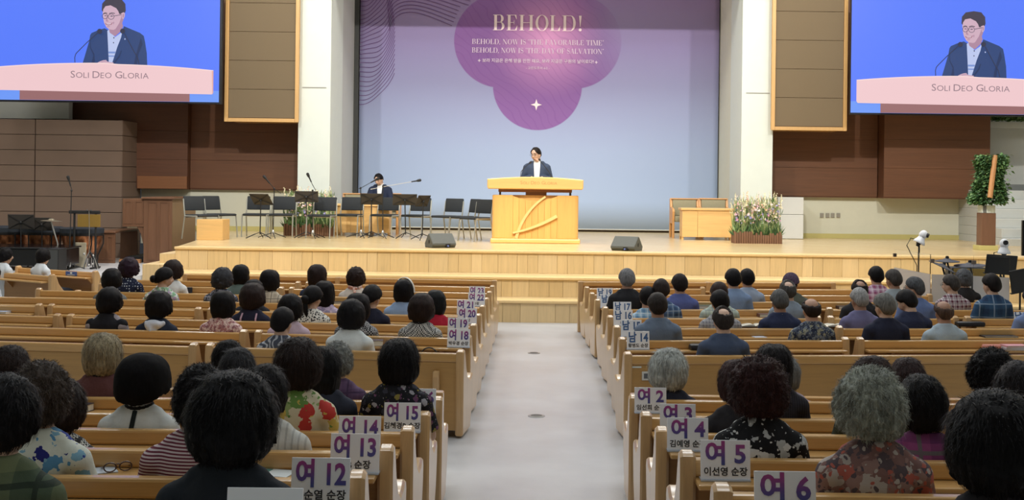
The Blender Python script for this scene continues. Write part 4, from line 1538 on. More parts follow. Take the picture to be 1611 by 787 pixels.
for px, py, y, r, tx, ty, lab in ((1490, 411, 16.35, .165, .03, 0, 'flat grey drum cymbal, the upper one of the three'), (1483, 420, 16.15, .19, .1, .42, 'steeply tilted grey drum cymbal behind the clear screen'), (1526, 417.5, 16.3, .21, .05, -.05, 'wide grey drum cymbal nearest the black music stand')):
    c = P(px, py, y)
    cs = thing('drum_cymbal', lab, 'cymbal', (c.x, y, 0), 0, 'drum cymbals')
    R_ = Matrix.Translation((0, 0, c.z)) @ Matrix.Rotation(ty, 4, 'Y') @ Matrix.Rotation(tx, 4, 'X')
    G().lathe([(r, -.008), (r, .0), (.06, .022), (.04, .036), (.012, .04)], 28, M=R_).build('disc', M_ecym, cs, smooth=True)
    G().lathe([(.02, .03), (.026, .05), (.018, .07)], 10, M=R_).build('wing_nut', M_black, cs, smooth=True)
    G().tube([R_ @ Vector((0, 0, 0)), (.04, .03, c.z - .12), (.05, .04, .02)], .014, 8).build('pole', M_dark, cs, smooth=True)
    for k in range(3):
        a = 2 * PI * k / 3
        G().tube([(.05, .04, .3), (.05 + .22 * math.cos(a), .04 + .22 * math.sin(a), .012)], .011, 6).build('leg', M_dark, cs, smooth=True)
c = P(1525, 428, 16.75)
am = thing('instrument_case', 'ochre fronted box behind the drum cymbals', 'box', (c.x, 16.75, 0))
G().box(-.24, .24, 0, .3, 0, c.z + .06, bev=.01).build('case', M_dark, am)
G().box(-.22, .22, -.012, .0, c.z - .14, c.z + .045, bev=.004).build('front_panel', plain('ochre cloth', (150, 122, 58), .7), am)
def tall_stand(px, py, wpx, hpx, y, lab, yaw):
    c = P(px, py, y)
    t_ = thing('music_stand', lab, 'music stand', (c.x, y, 0), 0, 'music stands')
    s_ = F / y
    R_ = Matrix.Translation((0, 0, c.z)) @ Matrix.Rotation(yaw, 4, 'Y') @ Matrix.Rotation(.15, 4, 'X')
    G().box(-wpx / 2 / s_, wpx / 2 / s_, -.01, .01, -hpx / 2 / s_, hpx / 2 / s_, M=R_, bev=.008).build('desk', M_black, t_)
    G().box(-wpx / 2 / s_, wpx / 2 / s_, .01, .06, -hpx / 2 / s_ - .006, -hpx / 2 / s_ + .004, M=R_).build('lip', M_black, t_)
    G().tube([(0, .02, .02), (0, .02, c.z)], .013, 8).build('pole', M_black, t_, smooth=True)
    for k in range(3):
        a = 2 * PI * k / 3 + .5
        G().tube([(0, .02, .14), (.26 * math.cos(a), .02 + .26 * math.sin(a), .012)], .01, 6).build('leg', M_black, t_, smooth=True)
tall_stand(1575, 416.5, 49, 31, 16.0, 'wide black music stand desk under the white robotic camera', .05)
tall_stand(1606, 442, 34, 38, 15.2, 'tilted black music stand at the frame edge behind the plaid shirted man', -.2)
c = P(1640, 375, 17.2)
tv = thing('monitor_screen', 'black monitor screen on a stand at the edge of the picture before the stairs', 'monitor', (c.x, 17.2, 0))
x0 = P(1607.5, 375, 17.2).x - c.x
G().box(x0, -x0, -.02, .03, P(1640, 403, 17.2).z, P(1640, 347, 17.2).z, bev=.008).build('display', plain('display black', (8, 8, 10), .25), tv)
G().tube([(0, .05, .02), (0, .05, 1.3)], .03, 8).build('pole', M_black, tv, smooth=True)
G().box(-.25, .25, -.15, .25, 0, .03).build('foot', M_black, tv)
# ================================================================== pews
M_pew = wood('pew oak', (184, 140, 84), 'x', .32, .07, .8)
M_pewt = wood('pew oak rail', (206, 162, 102), 'x', .26, .06, .8, coat=.3)
M_pewd = wood('pew oak panel', (156, 114, 68), 'x', .42, .07, .8)
M_pewe = wood('pew oak end', (202, 164, 116), 'z', .28, .06, .8, coat=.4)  # paler than the other pew oak: glare on the ends put into the colour

WORDS = 'zero one two three four five six seven eight nine ten eleven twelve thirteen fourteen fifteen sixteen seventeen eighteen nineteen twenty twenty-one twenty-two twenty-three'.split()


def sign_word(txt):
    return ('purple ' if txt[0] == '여' else 'blue ') + WORDS[int(txt.split()[1])]


def sign_label(txt):
    return 'white card sign with a %s numeral %s on a pew ledge' % tuple(sign_word(txt).split(' '))


XA = {'L': {}, 'R': {}}
for k in range(10, 26):
    XA['L'][k] = -.585
    XA['R'][k] = .68 if k >= 17 else .575
XA['R'].update({24: .60, 23: .63, 22: .655, 21: .70, 20: .70, 19: .71, 18: .70, 17: .68})
ZR = {'L': {25: 16.75, 24: 15.95, 23: 15.05, 22: 14.15, 21: 13.25, 20: 12.35, 19: 11.45, 18: 10.55, 17: 9.6, 16: 7.45, 15: 6.6, 14: 5.75, 13: 4.95, 12: 4.15, 11: 3.25},
      'R': {25: 16.75, 24: 15.95, 23: 15.05, 22: 14.15, 21: 13.25, 20: 12.35, 19: 11.45, 18: 10.55, 17: 9.6, 16: 7.6, 15: 6.75, 14: 5.88, 13: 4.88, 12: 3.95, 11: 3.0}}
SIGN_AT = {('L', 23): '여 23', ('L', 22): '여 22', ('L', 21): '여 21', ('L', 20): '여 20', ('L', 19): '여 19', ('L', 18): '여 18', ('L', 16): '여 16', ('L', 15): '여 15', ('L', 14): '여 14', ('L', 13): '여 13', ('L', 12): '여 12',
           ('R', 23): '남 19', ('R', 22): '남 18', ('R', 21): '남 17', ('R', 20): '남 16', ('R', 19): '남 15', ('R', 18): '남 14', ('R', 16): '여 2', ('R', 15): '여 3', ('R', 14): '여 4', ('R', 13): '여 5', ('R', 12): '여 6'}


def slope(side, k):
    if k <= 16:
        return 0.0
    return -.10 if side == 'L' else .10


def row_y(side, k, x):
    return ZR[side][k] + slope(side, k) * (x - XA[side][k])


def row_x_at_px(side, k, px, dy=0.0, py=470):
    """world x on the row line seen at pixel column px"""
    q = UV(px, py)[0] / F
    s = slope(side, k)
    z0, xa = ZR[side][k] + dy, XA[side][k]
    return q * (z0 - s * xa) / (1 - q * s)


PH = .70          # height of a pew end
END = [(-.035, .02), (-.045, .60), (-.035, .685), (-.005, PH), (.03, .70), (.055, .67), (.10, .56), (.17, .47), (.27, .425), (.36, .43), (.42, .455), (.465, .45), (.49, .41), (.475, .33), (.43, .20), (.36, .10), (.33, .02)]
_end = {}


def end_mesh():
    if 'e' not in _end:
        _end['e'] = G().prism(END, 'x', -.032, .032, bev=.012).mesh('pew_end', M_pewe, True)
    return _end['e']


def pew(x0, y0, ang, L, z, lab, solid=False, sx=1, ledge=True):
    """pew whose aisle end sits at (x0, y0); it runs to +x when sx > 0 else to -x, turned by ang"""
    t_ = thing('pew', lab, 'pew', (x0, y0, z), ang, 'pews')
    a, b = (0.03, L - .03) if sx > 0 else (-(L - .03), -0.03)
    G().box(a, b, -.028, .03, .60, .672, bev=.012).build('back_rail', M_pewt, t_)
    if solid:
        G().box(a, b, -.022, .02, .06, .60, bev=.004).build('back_panel', wood('pew wall panel', (190, 148, 90), 'x', .36, .05, .6), t_)
        k = a + .30
        while k < b - .2:
            G().prism([(-.022, .06), (-.022, .50), (-.04, .535), (-.075, .53), (-.085, .49), (-.06, .06)], 'x', k, k + .05, bev=.008).build('bracket', M_pewe, t_)
            k += 1.55
    else:
        G().box(a, b, -.012, .02, .18, .60, bev=.003).build('back_panel', M_pewd, t_)
        if ledge:
            G().box(a + .03, b - .03, -.155, -.012, .578, .600, bev=.006).build('book_ledge', M_pewt, t_)
            k = a + .25
            while k < b:
                G().prism([(-.012, .578), (-.12, .578), (-.012, .47)], 'x', k, k + .03).build('ledge_bracket', M_pewd, t_)
                k += 1.4
    G().box(a, b, .02, .47, .375, .41, bev=.01).build('seat', M_pew, t_)
    G().box(a, b, .38, .41, .10, .375).build('seat_apron', M_pewd, t_)
    for xx in (0.032, L - .032):
        e = link('pew_end', end_mesh(), t_)
        e.location = (xx if sx > 0 else -xx, 0, 0)
    return t_


def row_label(side, k, seg):
    base = {('L', 24): 'second from the front of the women\'s side', ('R', 24): 'second from the front of the men\'s side',
            ('L', 17): 'with a plain tall back, women\'s side', ('R', 17): 'with a plain tall back, men\'s side',
            ('L', 11): 'directly behind the purple twelve sign', ('R', 11): 'directly behind the purple six sign'}
    w_ = base.get((side, k))
    if w_ is None:
        w_ = 'carrying the ' + sign_word(SIGN_AT[(side, k)]) + ' card sign' if seg == 0 else 'in line with the ' + sign_word(SIGN_AT[(side, k)]) + ' sign'
        if seg == 0:
            return 'oak pew ' + w_
    if seg == 0:
        return 'oak pew ' + w_
    return 'oak pew ' + w_ + (', beyond its first gap' if seg == 1 else ', beyond its second gap')


BREAK = {('L', 17): [321, -70], ('L', 18): [398, -70], ('L', 19): [103, -70], ('L', 20): [324, 73, -70], ('L', 21): [-70], ('L', 22): [54], ('L', 23): [452, 153], ('L', 24): [478, 155],
         ('R', 17): [1690], ('R', 18): [1340, 1690], ('R', 19): [1308, 1690], ('R', 20): [1295, 1511, 1690], ('R', 21): [1294, 1690], ('R', 22): [1545], ('R', 23): [1469], ('R', 24): [1112, 1469]}
GAP = .05
for side in 'LR':
    for k in range(24, 10, -1):
        if k not in ZR[side]:
            continue
        s = slope(side, k)
        ang = math.atan(s)
        xs = XA[side][k]
        brks = BREAK.get((side, k), [-160] if side == 'L' else [1790])
        zf_ = floor_z(ZR[side][k] + .25)
        for seg, bp in enumerate(brks):
            xe = row_x_at_px(side, k, bp)
            L_ = abs(xe - xs) / math.cos(ang) - GAP / 2
            pew(xs, row_y(side, k, xs), ang, L_, zf_, row_label(side, k, seg), solid=(k == 17), sx=1 if side == 'R' else -1)
            xs = xe + (GAP if side == 'R' else -GAP)


# front screens of the two seating blocks
def front_screen(side, y0, x0, pxe, slope_, z, lab, ht=.70, ledge=True):
    ang = math.atan(slope_)
    q = UV(pxe, 450)[0] / F
    xe = q * (y0 - slope_ * x0) / (1 - q * slope_)
    L_ = abs(xe - x0) / math.cos(ang)
    t_ = thing('low_partition', lab, 'partition', (x0, y0, z), ang, 'low partitions')
    t_['kind'] = 'thing'
    a, b = (0, L_) if side == 'R' else (-L_, 0)
    G().box(a, b, -.02, .02, .08, ht - .06, bev=.004).build('panel', M_pewd, t_)
    G().box(a, b, -.03, .035, ht - .06, ht, bev=.01).build('top_rail', M_pewt, t_)
    if ledge:
        G().box(a + .04, b - .04, -.15, -.02, .56, .582, bev=.005).build('book_ledge', M_pewt, t_)
    n = max(2, int(L_ / 1.6))
    for i in range(n + 1):
        xx = a + (b - a) * i / n
        G().box(xx - .035, xx + .035, -.04, .05, 0, ht + .005, bev=.01).build('post', M_pewe, t_)


front_screen('L', 16.75, -.62, 292, -.10, 0, 'low panelled oak front before the first pews of the women\'s side')
front_screen('R', 16.75, .575, 1310, .10, 0, 'low panelled oak front before the first pews of the men\'s side')
front_screen('L', 8.02, -.66, -160, 0, 0, 'low oak partition before the rear pews, behind the women\'s tall pew back', .632, False)
front_screen('R', 8.17, .66, 1800, 0, 0, 'low oak partition before the rear pews, behind the men\'s tall pew back', .606, False)

# two turned pews of the side block
for (px, py, sl, Lw, lab) in ((84, 433, -.62, 2.6, 'turned oak pew at the side, with two white shirted women'), (152, 427, -.55, 1.75, 'turned oak pew with a small blue plaque on its back')):
    zr = .67
    u, v = UV(px, py)
    y0 = (H - zr - .02) * F / v
    t_ = pew(u * y0 / F, y0, math.atan(sl), Lw, 0, lab, sx=-1)
    if 'plaque' in lab:
        p = G().box(-.62, -.38, -.034, -.028, .605, .667, bev=.002).build('blue_plaque', plain('plaque blue', (54, 84, 150), .4), t_)
        p['label'] = 'small blue plaque with white mark'
        G().box(-.52, -.48, -.0352, -.034, .632, .658).build('plaque_mark', M_white, p)
        G().box(-.58, -.42, -.0352, -.034, .614, .620).build('plaque_mark', M_white, p)

# socket plate on the tall pew back
t_ = [o for o in bpy.data.objects if o.get('label', '') == row_label('R', 17, 0)][0]
p = P(1016.5, 592, 9.58)
lx = (p.x - t_.location.x)
G().box(lx - .035, lx + .035, -.034, -.022, p.z - .035, p.z + .035, bev=.004).build('socket_plate', plain('socket white', (214, 214, 206), .4), t_)
G().box(lx - .02, lx + .02, -.036, -.033, p.z - .02, p.z + .02).build('socket_face', plain('socket grey', (96, 100, 104), .4), t_)
p = P(1001, 578, 9.58)
lx = (p.x - t_.location.x)
G().box(lx - .04, lx + .04, -.026, -.022, p.z - .006, p.z + .006).build('paper_strip', M_white, t_)

# ================================================================== row signs
tg = N('purple to blue print')
sp_ = tg.n('ShaderNodeSeparateXYZ', {'Vector': tg.n('ShaderNodeTexCoord').outputs['Generated']})
tg.p(Base_Color=tg.ramp(sp_.outputs[1], [(0.0, rgba((66, 82, 150))), (.35, rgba((98, 76, 150))), (.9, rgba((164, 66, 138)))]), Roughness=.5)
M_wom = tg.mat
M_men = plain('blue print', (66, 104, 156), .5, var=.02)
M_name = plain('black print', (34, 36, 44), .5, var=.02)
tcard = N('sign card')
tcard.p(Base_Color=rgba((246, 249, 255)), Roughness=.4, Coat_Weight=.5, Coat_Roughness=.05)
M_card = tcard.mat


def row_sign(side, k, px, txt, name='', w_=.198, h_=.16, yaw=0.0, dz=0.0, lab=None):
    dy = -.085
    x = row_x_at_px(side, k, px, dy)
    y = row_y(side, k, x) + dy
    z = floor_z(ZR[side][k] + .25) + .601 + dz
    t_ = thing('row_sign', lab or sign_label(txt), 'sign', (x, y, z), math.atan(slope(side, k)) + yaw, 'row signs')
    R_ = Matrix.Rotation(-.14, 4, 'X')
    G().box(-w_ / 2, w_ / 2, -.003, .003, .006, h_, M=R_, bev=.0012).build('card', M_card, t_)
    G().box(-w_ / 2, w_ / 2, -.012, .05, 0, .006).build('stand_foot', plain('clear foot', (190, 200, 214), .15), t_)
    if txt:
        me = text_mesh(txt, .098, .032, 'CENTER', 1.0)
        o = put_text('lettering', me, M_men if txt[0] == '남' else M_wom, R_ @ Vector((0, -.0042, .102 if True else 0)), t_, (PI / 2 - .14, 0, 0))
        wcur = max(v.co.x for v in me.vertices) - min(v.co.x for v in me.vertices)
        o.scale = (min(1.0, w_ * .86 / wcur) * 1.0, 1.0, 1.0)
        if name:
            me = text_mesh(name, .036, .022, 'CENTER', 1.0)
            o = put_text('lettering', me, M_name, R_ @ Vector((0, -.0042, .035)), t_, (PI / 2 - .14, 0, 0))
    return t_


for px, k, txt, nm in ((750, 23, '여 23', '순장'), (749.5, 22, '여 22', '순장'), (733, 21, '여 21', '순장'), (735, 20, '여 20', '순장'), (721, 19, '여 19', '순장'), (722, 18, '여 18', '박우경 순장'),
                       (662, 16, '여 16', '순장'), (635, 15, '여 15', '김혜경B 순장'), (568, 14, '여 14', '순장'), (561, 13, '여 13', '수B 순장'), (507, 12, '여 12', '이순열 순장')):
    row_sign('L', k, px, txt, nm)
for px, k, txt, nm in ((951.5, 23, '남 19', '순장'), (958, 22, '남 18', '순장'), (979.5, 21, '남 17', '순장'), (981, 20, '남 16', '순장'), (994, 19, '남 15', '순장'), (1005, 18, '남 14', '황병도 순장'),
                       (1025.5, 16, '여 2', '임선희 순장'), (1069, 15, '여 3', '순장'), (1085, 14, '여 4', '김예영 순장'), (1145, 13, '여 5', '이선영 순장'), (1240, 12, '여 6', '순장')):
    row_sign('R', k, px, txt, nm)
row_sign('R', 20, 1611, '남 11', '순장', .20, .15, lab='white card sign reading 남 11 at the frame edge beside the plaid shirted man')
row_sign('L', 11, 418, '', '', .20, .19, lab='white card sign seen only by its blank upper edge, before the man in black')
# ================================================================== people
def remesh(g, vox, smooth=2, name='body'):
    me = g.mesh(name, [])
    o = bpy.data.objects.new('tmp', me)
    COL.objects.link(o)
    m = o.modifiers.new('r', 'REMESH')
    m.mode = 'VOXEL'
    m.voxel_size = vox
    s = o.modifiers.new('s', 'SMOOTH')
    s.factor = .5
    s.iterations = smooth
    dg = bpy.context.evaluated_depsgraph_get()
    out = bpy.data.meshes.new_from_object(o.evaluated_get(dg), depsgraph=dg)
    bpy.data.objects.remove(o)
    bpy.data.meshes.remove(me)
    out.name = name
    out.polygons.foreach_set('use_smooth', [True] * len(out.polygons))
    return out


M_skin = {}
for nm, c in (('fair', (204, 168, 146)), ('mid', (186, 146, 124)), ('tan', (166, 126, 104))):
    t = N('skin ' + nm)
    nz = t.noise(t.coord('Object', (20, 20, 20)), 2, 2)
    t.p(Base_Color=t.mix(nz.outputs[0], rgba([q * .93 for q in c]), rgba([min(255, q * 1.05) for q in c])), Roughness=.5)
    t.b.inputs['Subsurface Weight'].default_value = 0.0
    M_skin[nm] = t.mat
M_lip = plain('lips', (174, 112, 100), .5)
M_eye = plain('dark eyes', (24, 18, 16), .2, var=.01)
M_shoe = plain('shoe leather', (30, 28, 28), .4)
M_brow = plain('eyebrows', (34, 28, 26), .8)

HC = Vector((0, .15, 1.105))
NECK = Vector((0, .12, 1.0))


def arm_pts(sx, pose, s):
    if pose == 'seat':
        return [(s * sx, .10, .885), (s * (sx + .055), .14, .655), (s * .10, .38, .565)], (s * -.45, .86, -.22)
    if pose == 'desk':
        return [(s * sx, .10, .885), (s * (sx + .07), .20, .66), (s * .14, .43, .62)], (s * -.3, .95, -.1)
    # standing: forearms forward on the desk, hands together
    return [(s * sx, .10, .885), (s * (sx + .068), .11, .645), (s * .085, .36, .69)], (s * -.62, .78, .0)


def hand(g, wrist, d, s, r=.0085):
    w = Vector(wrist)
    d = Vector(d).normalized()
    side = d.cross(Vector((0, 0, 1))).normalized()      # to the right of the hand direction
    up = side.cross(d).normalized()
    pm = w + d * .05
    g.tube([w - d * .02, w + d * .015, w + d * .05, w + d * .088], [(.026, .019), (.036, .016), (.041, .014), (.038, .012)], 10, ref=side)
    for i, (off, ln) in enumerate(((-.030, .068), (-.010, .078), (.010, .074), (.029, .058))):
        b = w + d * .082 + side * off
        sp = side * off * .12
        g.tube([b, b + d * ln * .45 + sp - up * .004, b + d * ln * .78 + sp - up * .018, b + d * ln * .95 + sp * 1.3 - up * .036], [r * 1.1, r * 1.05, r * .95, r * .75], 7, ref=side)
    th = side * (.032 * s)                                # thumb on the inner side of the palm
    g.tube([w + d * .02 + th * .6, w + d * .05 + th * 1.5, w + d * .085 + th * 1.75 - up * .012], [r * 1.3, r * 1.2, r * .85], 7)


def head_rings(g, male):
    k = 1.0 if male else .95
    rows = [(-.120, .060, .018, .018), (-.110, .052, .034, .036), (-.085, .036, .050, .060), (-.055, .022, .061, .080), (-.02, .008, .070, .094), (.02, .0, .075, .099), (.055, -.004, .074, .097), (.085, -.008, .064, .084), (.108, -.010, .043, .058), (.121, -.010, .016, .022)]
    g.tube([HC + Vector((0, cy, z)) for z, cy, a, b in rows], [(a * k, b * k) for z, cy, a, b in rows], 18, ref=(1, 0, 0))
    g.tube([HC + Vector((0, .088, .022)), HC + Vector((0, .103, -.004)), HC + Vector((0, .110, -.026)), HC + Vector((0, .094, -.038))], [.009, .012, .016, .012], 8)
    for s in (-1, 1):
        g.ell(HC + Vector((s * .078 * k, -.008, -.012)), (.011, .021, .033), 8, 8)
        g.ell(HC + Vector((s * .016, .094, -.030)), (.009, .012, .008), 8, 6)
        g.tube([HC + Vector((s * .012, .092, .034)), HC + Vector((s * .034, .088, .038)), HC + Vector((s * .055, .068, .030))], .009, 6)
        g.ell(HC + Vector((s * .043, .062, -.028)), (.018, .018, .018), 8, 6)
    g.ell(HC + Vector((0, .086, -.066)), (.024, .008, .006), 10, 6)
    g.ell(HC + Vector((0, .083, -.076)), (.019, .008, .006), 10, 6)


def body_geo(male, pose):
    g = G()
    q = 1.0 if male else .90
    sx = .166 if male else .158
    T = [((0, .16, .435), .165, .11), ((0, .155, .52), .165, .12), ((0, .135, .63), .138 * q, .105), ((0, .115, .76), .155 * q, .11), ((0, .105, .855), .165 * q, .10), ((0, .10, .905), .148 * q, .086), ((0, .103, .945), .105, .072), ((0, .11, .98), .068, .062), ((0, .13, 1.06), .061 * q, .062)]
    g.tube([p for p, a, b in T], [(a, b) for p, a, b in T], 20, ref=(1, 0, 0))
    head_rings(g, male)
    for s in (-1, 1):
        pts, hd = arm_pts(sx, pose, s)
        g.ell(Vector(pts[0]) + Vector((0, 0, -.018)), (.058, .058, .056), 12, 8)
        g.tube([(s * .03, .112, .965), (s * .09, .108, .93), (s * (sx - .02), .103, .888)], [.045, .046, .05], 10)
        a, b, c = [Vector(p) for p in pts]
        g.tube([a, a.lerp(b, .5), b, b.lerp(c, .35), c], [.054 * q, .049 * q, .040 * q, .042 * q, .027 * q], 12)
        g.ell(b, (.041 * q, .041 * q, .041 * q), 10, 8)
        hand(g, c, hd, s)
        if pose == 'stand':
            g.tube([(s * .085, .14, .46), (s * .09, .15, .22), (s * .092, .14, .0), (s * .094, .12, -.20), (s * .095, .10, -.38)], [.085, .075, .055, .052, .036], 12)
            g.tube([(s * .096, .06, -.43), (s * .098, .14, -.425), (s * .104, .27, -.445)], [(.036, .04), (.042, .042), (.036, .022)], 10, ref=(1, 0, 0))
        else:
            g.tube([(s * .085, .18, .50), (s * .095, .42, .505), (s * .105, .60, .49)], [.088, .075, .060], 12)
            g.ell((s * .105, .61, .485), (.060, .060, .058), 10, 8)
            g.tube([(s * .105, .615, .47), (s * .105, .645, .30), (s * .105, .63, .09)], [.056, .054, .036], 12)
            g.tube([(s * .105, .59, .045), (s * .107, .67, .05), (s * .112, .82, .028)], [(.036, .042), (.042, .044), (.036, .022)], 10, ref=(1, 0, 0))
    return g


def finish_body(me, pose):
    n = len(me.polygons)
    ctr = np.empty(n * 3)
    me.polygons.foreach_get('center', ctr)
    ctr = ctr.reshape(-1, 3)
    zsh = .085 if pose != 'stand' else -.375
    mi = np.zeros(n, int)
    mi[ctr[:, 2] < zsh] = 1
    lip = ((ctr[:, 0] / .024) ** 2 + ((ctr[:, 2] - (HC.z - .071)) / .010) ** 2 < 1) & (ctr[:, 1] > HC.y + .06)
    mi[lip] = 2
    # eyes and eyebrows laid on the face
    bm = bmesh.new()
    bm.from_mesh(me)
    lay = len(me.polygons)
    for s in (-1, 1):
        gg = G()
        gg.ell(HC + Vector((s * .032, .080, .012)), (.014, .010, .0075), 10, 8)
        vs = [bm.verts.new(v) for v in gg.v]
        for f in gg.f:
            bm.faces.new([vs[i] for i in f]).material_index = 3
        gg = G()
        gg.tube([HC + Vector((s * .014, .098, .036)), HC + Vector((s * .034, .094, .041)), HC + Vector((s * .056, .074, .033))], [(.004, .004), (.005, .005), (.003, .003)], 6)
        vs = [bm.verts.new(v) for v in gg.v]
        for f in gg.f:
            bm.faces.new([vs[i] for i in f]).material_index = 4
    tmp = [f.material_index for f in bm.faces]
    bm.to_mesh(me)
    bm.free()
    full = np.array([0] * len(me.polygons))
    full[:n] = mi
    full[n:] = tmp[n:]
    for k in range(5):
        me.materials.append([M_skin['fair'], M_shoe, M_lip, M_eye, M_brow][k])
    me.polygons.foreach_set('material_index', full)
    me.polygons.foreach_set('use_smooth', [True] * len(me.polygons))
    me.update()
    return me


def shirt_geo(male, pose, sleeve, jacket=False, e=.0):
    """sleeve: 'short', 'long' or 'none'"""
    g = G()
    q = 1.0 if male else .90
    sx = .166 if male else .158
    d = .014 + (.006 if jacket else 0) + e
    T = [((0, .16, .425), .172, .118), ((0, .155, .52), .168, .122), ((0, .135, .63), .146 * q, .110), ((0, .115, .76), .160 * q, .112), ((0, .105, .855), .168 * q, .102), ((0, .10, .905), .150 * q, .086), ((0, .103, .945), .108, .073), ((0, .107, .972), .076, .066), ((0, .112, .998), .066, .064)]
    g.tube([p for p, a, b in T], [(a + d * (1 if i < 6 else .6), b + d * (1 if i < 6 else .6)) for i, (p, a, b) in enumerate(T)], 20, ref=(1, 0, 0))
    for s in (-1, 1):
        pts, hd = arm_pts(sx, pose, s)
        a, b, c = [Vector(p) for p in pts]
        if sleeve == 'none':
            g.ell(a, (.070, .066, .066), 12, 8)
            continue
        g.ell(a + Vector((0, 0, -.018)), (.057 + d, .058 + d, .055 + d), 12, 8)
        g.tube([(s * .03, .112, .962), (s * .09, .108, .93), (s * (sx - .02), .103, .888)], [.045 + d * .8, .046 + d * .9, .05 + d], 10)
        if sleeve == 'short':
            g.tube([a, a.lerp(b, .5), a.lerp(b, .86)], [.054 * q + d, .052 * q + d * 1.2, .050 * q + d * 1.5], 12)
        else:
            g.tube([a, a.lerp(b, .5), b, b.lerp(c, .4), b.lerp(c, .95)], [.054 * q + d, .049 * q + d, .043 * q + d, .042 * q + d, .034 * q + d], 12)
            g.ell(b, (.043 * q + d, .043 * q + d, .043 * q + d), 10, 8)
    return g


def trouser_geo(pose):
    g = G()
    if pose == 'stand':
        g.tube([(0, .155, .56), (0, .158, .48), (0, .155, .42)], [(.168, .124), (.18, .128), (.165, .115)], 18, ref=(1, 0, 0))
    else:
        g.tube([(0, .15, .56), (0, .16, .47), (0, .17, .428)], [(.166, .122), (.178, .126), (.165, .11)], 18, ref=(1, 0, 0))
    for s in (-1, 1):
        if pose == 'stand':
            g.tube([(s * .087, .15, .46), (s * .09, .15, .22), (s * .092, .14, .0), (s * .094, .12, -.20), (s * .095, .105, -.395)], [.095, .085, .068, .064, .058], 12)
        else:
            g.tube([(s * .087, .18, .503), (s * .095, .42, .508), (s * .105, .60, .492)], [.094, .084, .070], 12)
            g.ell((s * .105, .612, .487), (.070, .070, .066), 10, 8)
            g.tube([(s * .105, .617, .47), (s * .105, .647, .30), (s * .105, .632, .075)], [.066, .064, .054], 12)
    return g


_pm = {}


def base_mesh(kind, *a):
    k = (kind,) + a
    if k in _pm:
        return _pm[k]
    if kind == 'body':
        me = finish_body(remesh(body_geo(*a), .0085 if a[1] != 'seat' else .011, 2, 'body'), a[1])
    elif kind == 'shirt':
        me = remesh(shirt_geo(*a), .013, 3, 'shirt')
    else:
        me = remesh(trouser_geo(*a), .014, 3, 'trousers')
    _pm[k] = me
    return me


def turned_body(male, pose, yaw, pitch):
    yaw, pitch = round(yaw / 10) * 10, round(pitch / 8) * 8
    k = ('turned', male, pose, yaw, pitch)
    if k in _pm:
        return _pm[k], yaw, pitch
    base = base_mesh('body', male, pose)
    if yaw == 0 and pitch == 0:
        _pm[k] = base
        return base, yaw, pitch
    me = base.copy()
    n = len(me.vertices)
    co = np.empty(n * 3)
    me.vertices.foreach_get('co', co)
    co = co.reshape(-1, 3)
    wt = np.clip((co[:, 2] - .985) / .07, 0, 1)
    wt = wt * wt * (3 - 2 * wt)
    ya, pa = np.radians(yaw) * wt, np.radians(-pitch) * wt
    p = co - np.array(NECK)
    y2 = p[:, 1] * np.cos(pa) - p[:, 2] * np.sin(pa)
    z2 = p[:, 1] * np.sin(pa) + p[:, 2] * np.cos(pa)
    x3 = p[:, 0] * np.cos(ya) - y2 * np.sin(ya)
    y3 = p[:, 0] * np.sin(ya) + y2 * np.cos(ya)
    co = np.stack([x3, y3, z2], 1) + np.array(NECK)
    me.vertices.foreach_set('co', co.ravel())
    me.update()
    _pm[k] = me
    return me, yaw, pitch


# ------------------------------------------------------------------ hair
HAIR = {  # rx, ry front, ry back, up, down, power, limits (front, cheek, side, back), noise amp, freq
    'short': (.083, .101, .110, .131, .105, 2.15, (.66, .30, .02, -.84), .0025, 22),
    'crop': (.081, .099, .108, .129, .105, 2.1, (.64, .34, .06, -.78), .002, 30),
    'bald': (.0775, .097, .1025, .1225, .100, 2.1, (.78, .45, .03, -.82), .002, 26),
    'thin': (.079, .098, .106, .126, .102, 2.1, (.76, .42, .02, -.84), .002, 26),
    'bob': (.098, .104, .122, .142, .135, 2.5, (.50, -.50, -.90, -.90), .003, 12),
    'round': (.105, .108, .128, .150, .125, 2.3, (.48, -.30, -.72, -.80), .006, 15),
    'perm': (.110, .112, .130, .155, .115, 2.2, (.46, -.20, -.66, -.78), .012, 17),
    'long': (.094, .102, .120, .138, .240, 2.7, (.52, -.55, -.96, -.97), .004, 11),
    'bun': (.085, .101, .113, .132, .105, 2.15, (.58, .20, -.10, -.58), .0025, 20),
    'hat': (.120, .125, .140, .150, .120, 2.5, (.15, -.15, -.45, -.72), .004, 7),
    'cap': (.088, .106, .114, .136, .09, 2.2, (.42, .30, .18, .05), .001, 8),
}
_hm = {}
SHORT = ('short', 'crop', 'bald', 'thin')


def sstep(a, b, x):
    t_ = min(1, max(0, (x - a) / (b - a)))
    return t_ * t_ * (3 - 2 * t_)


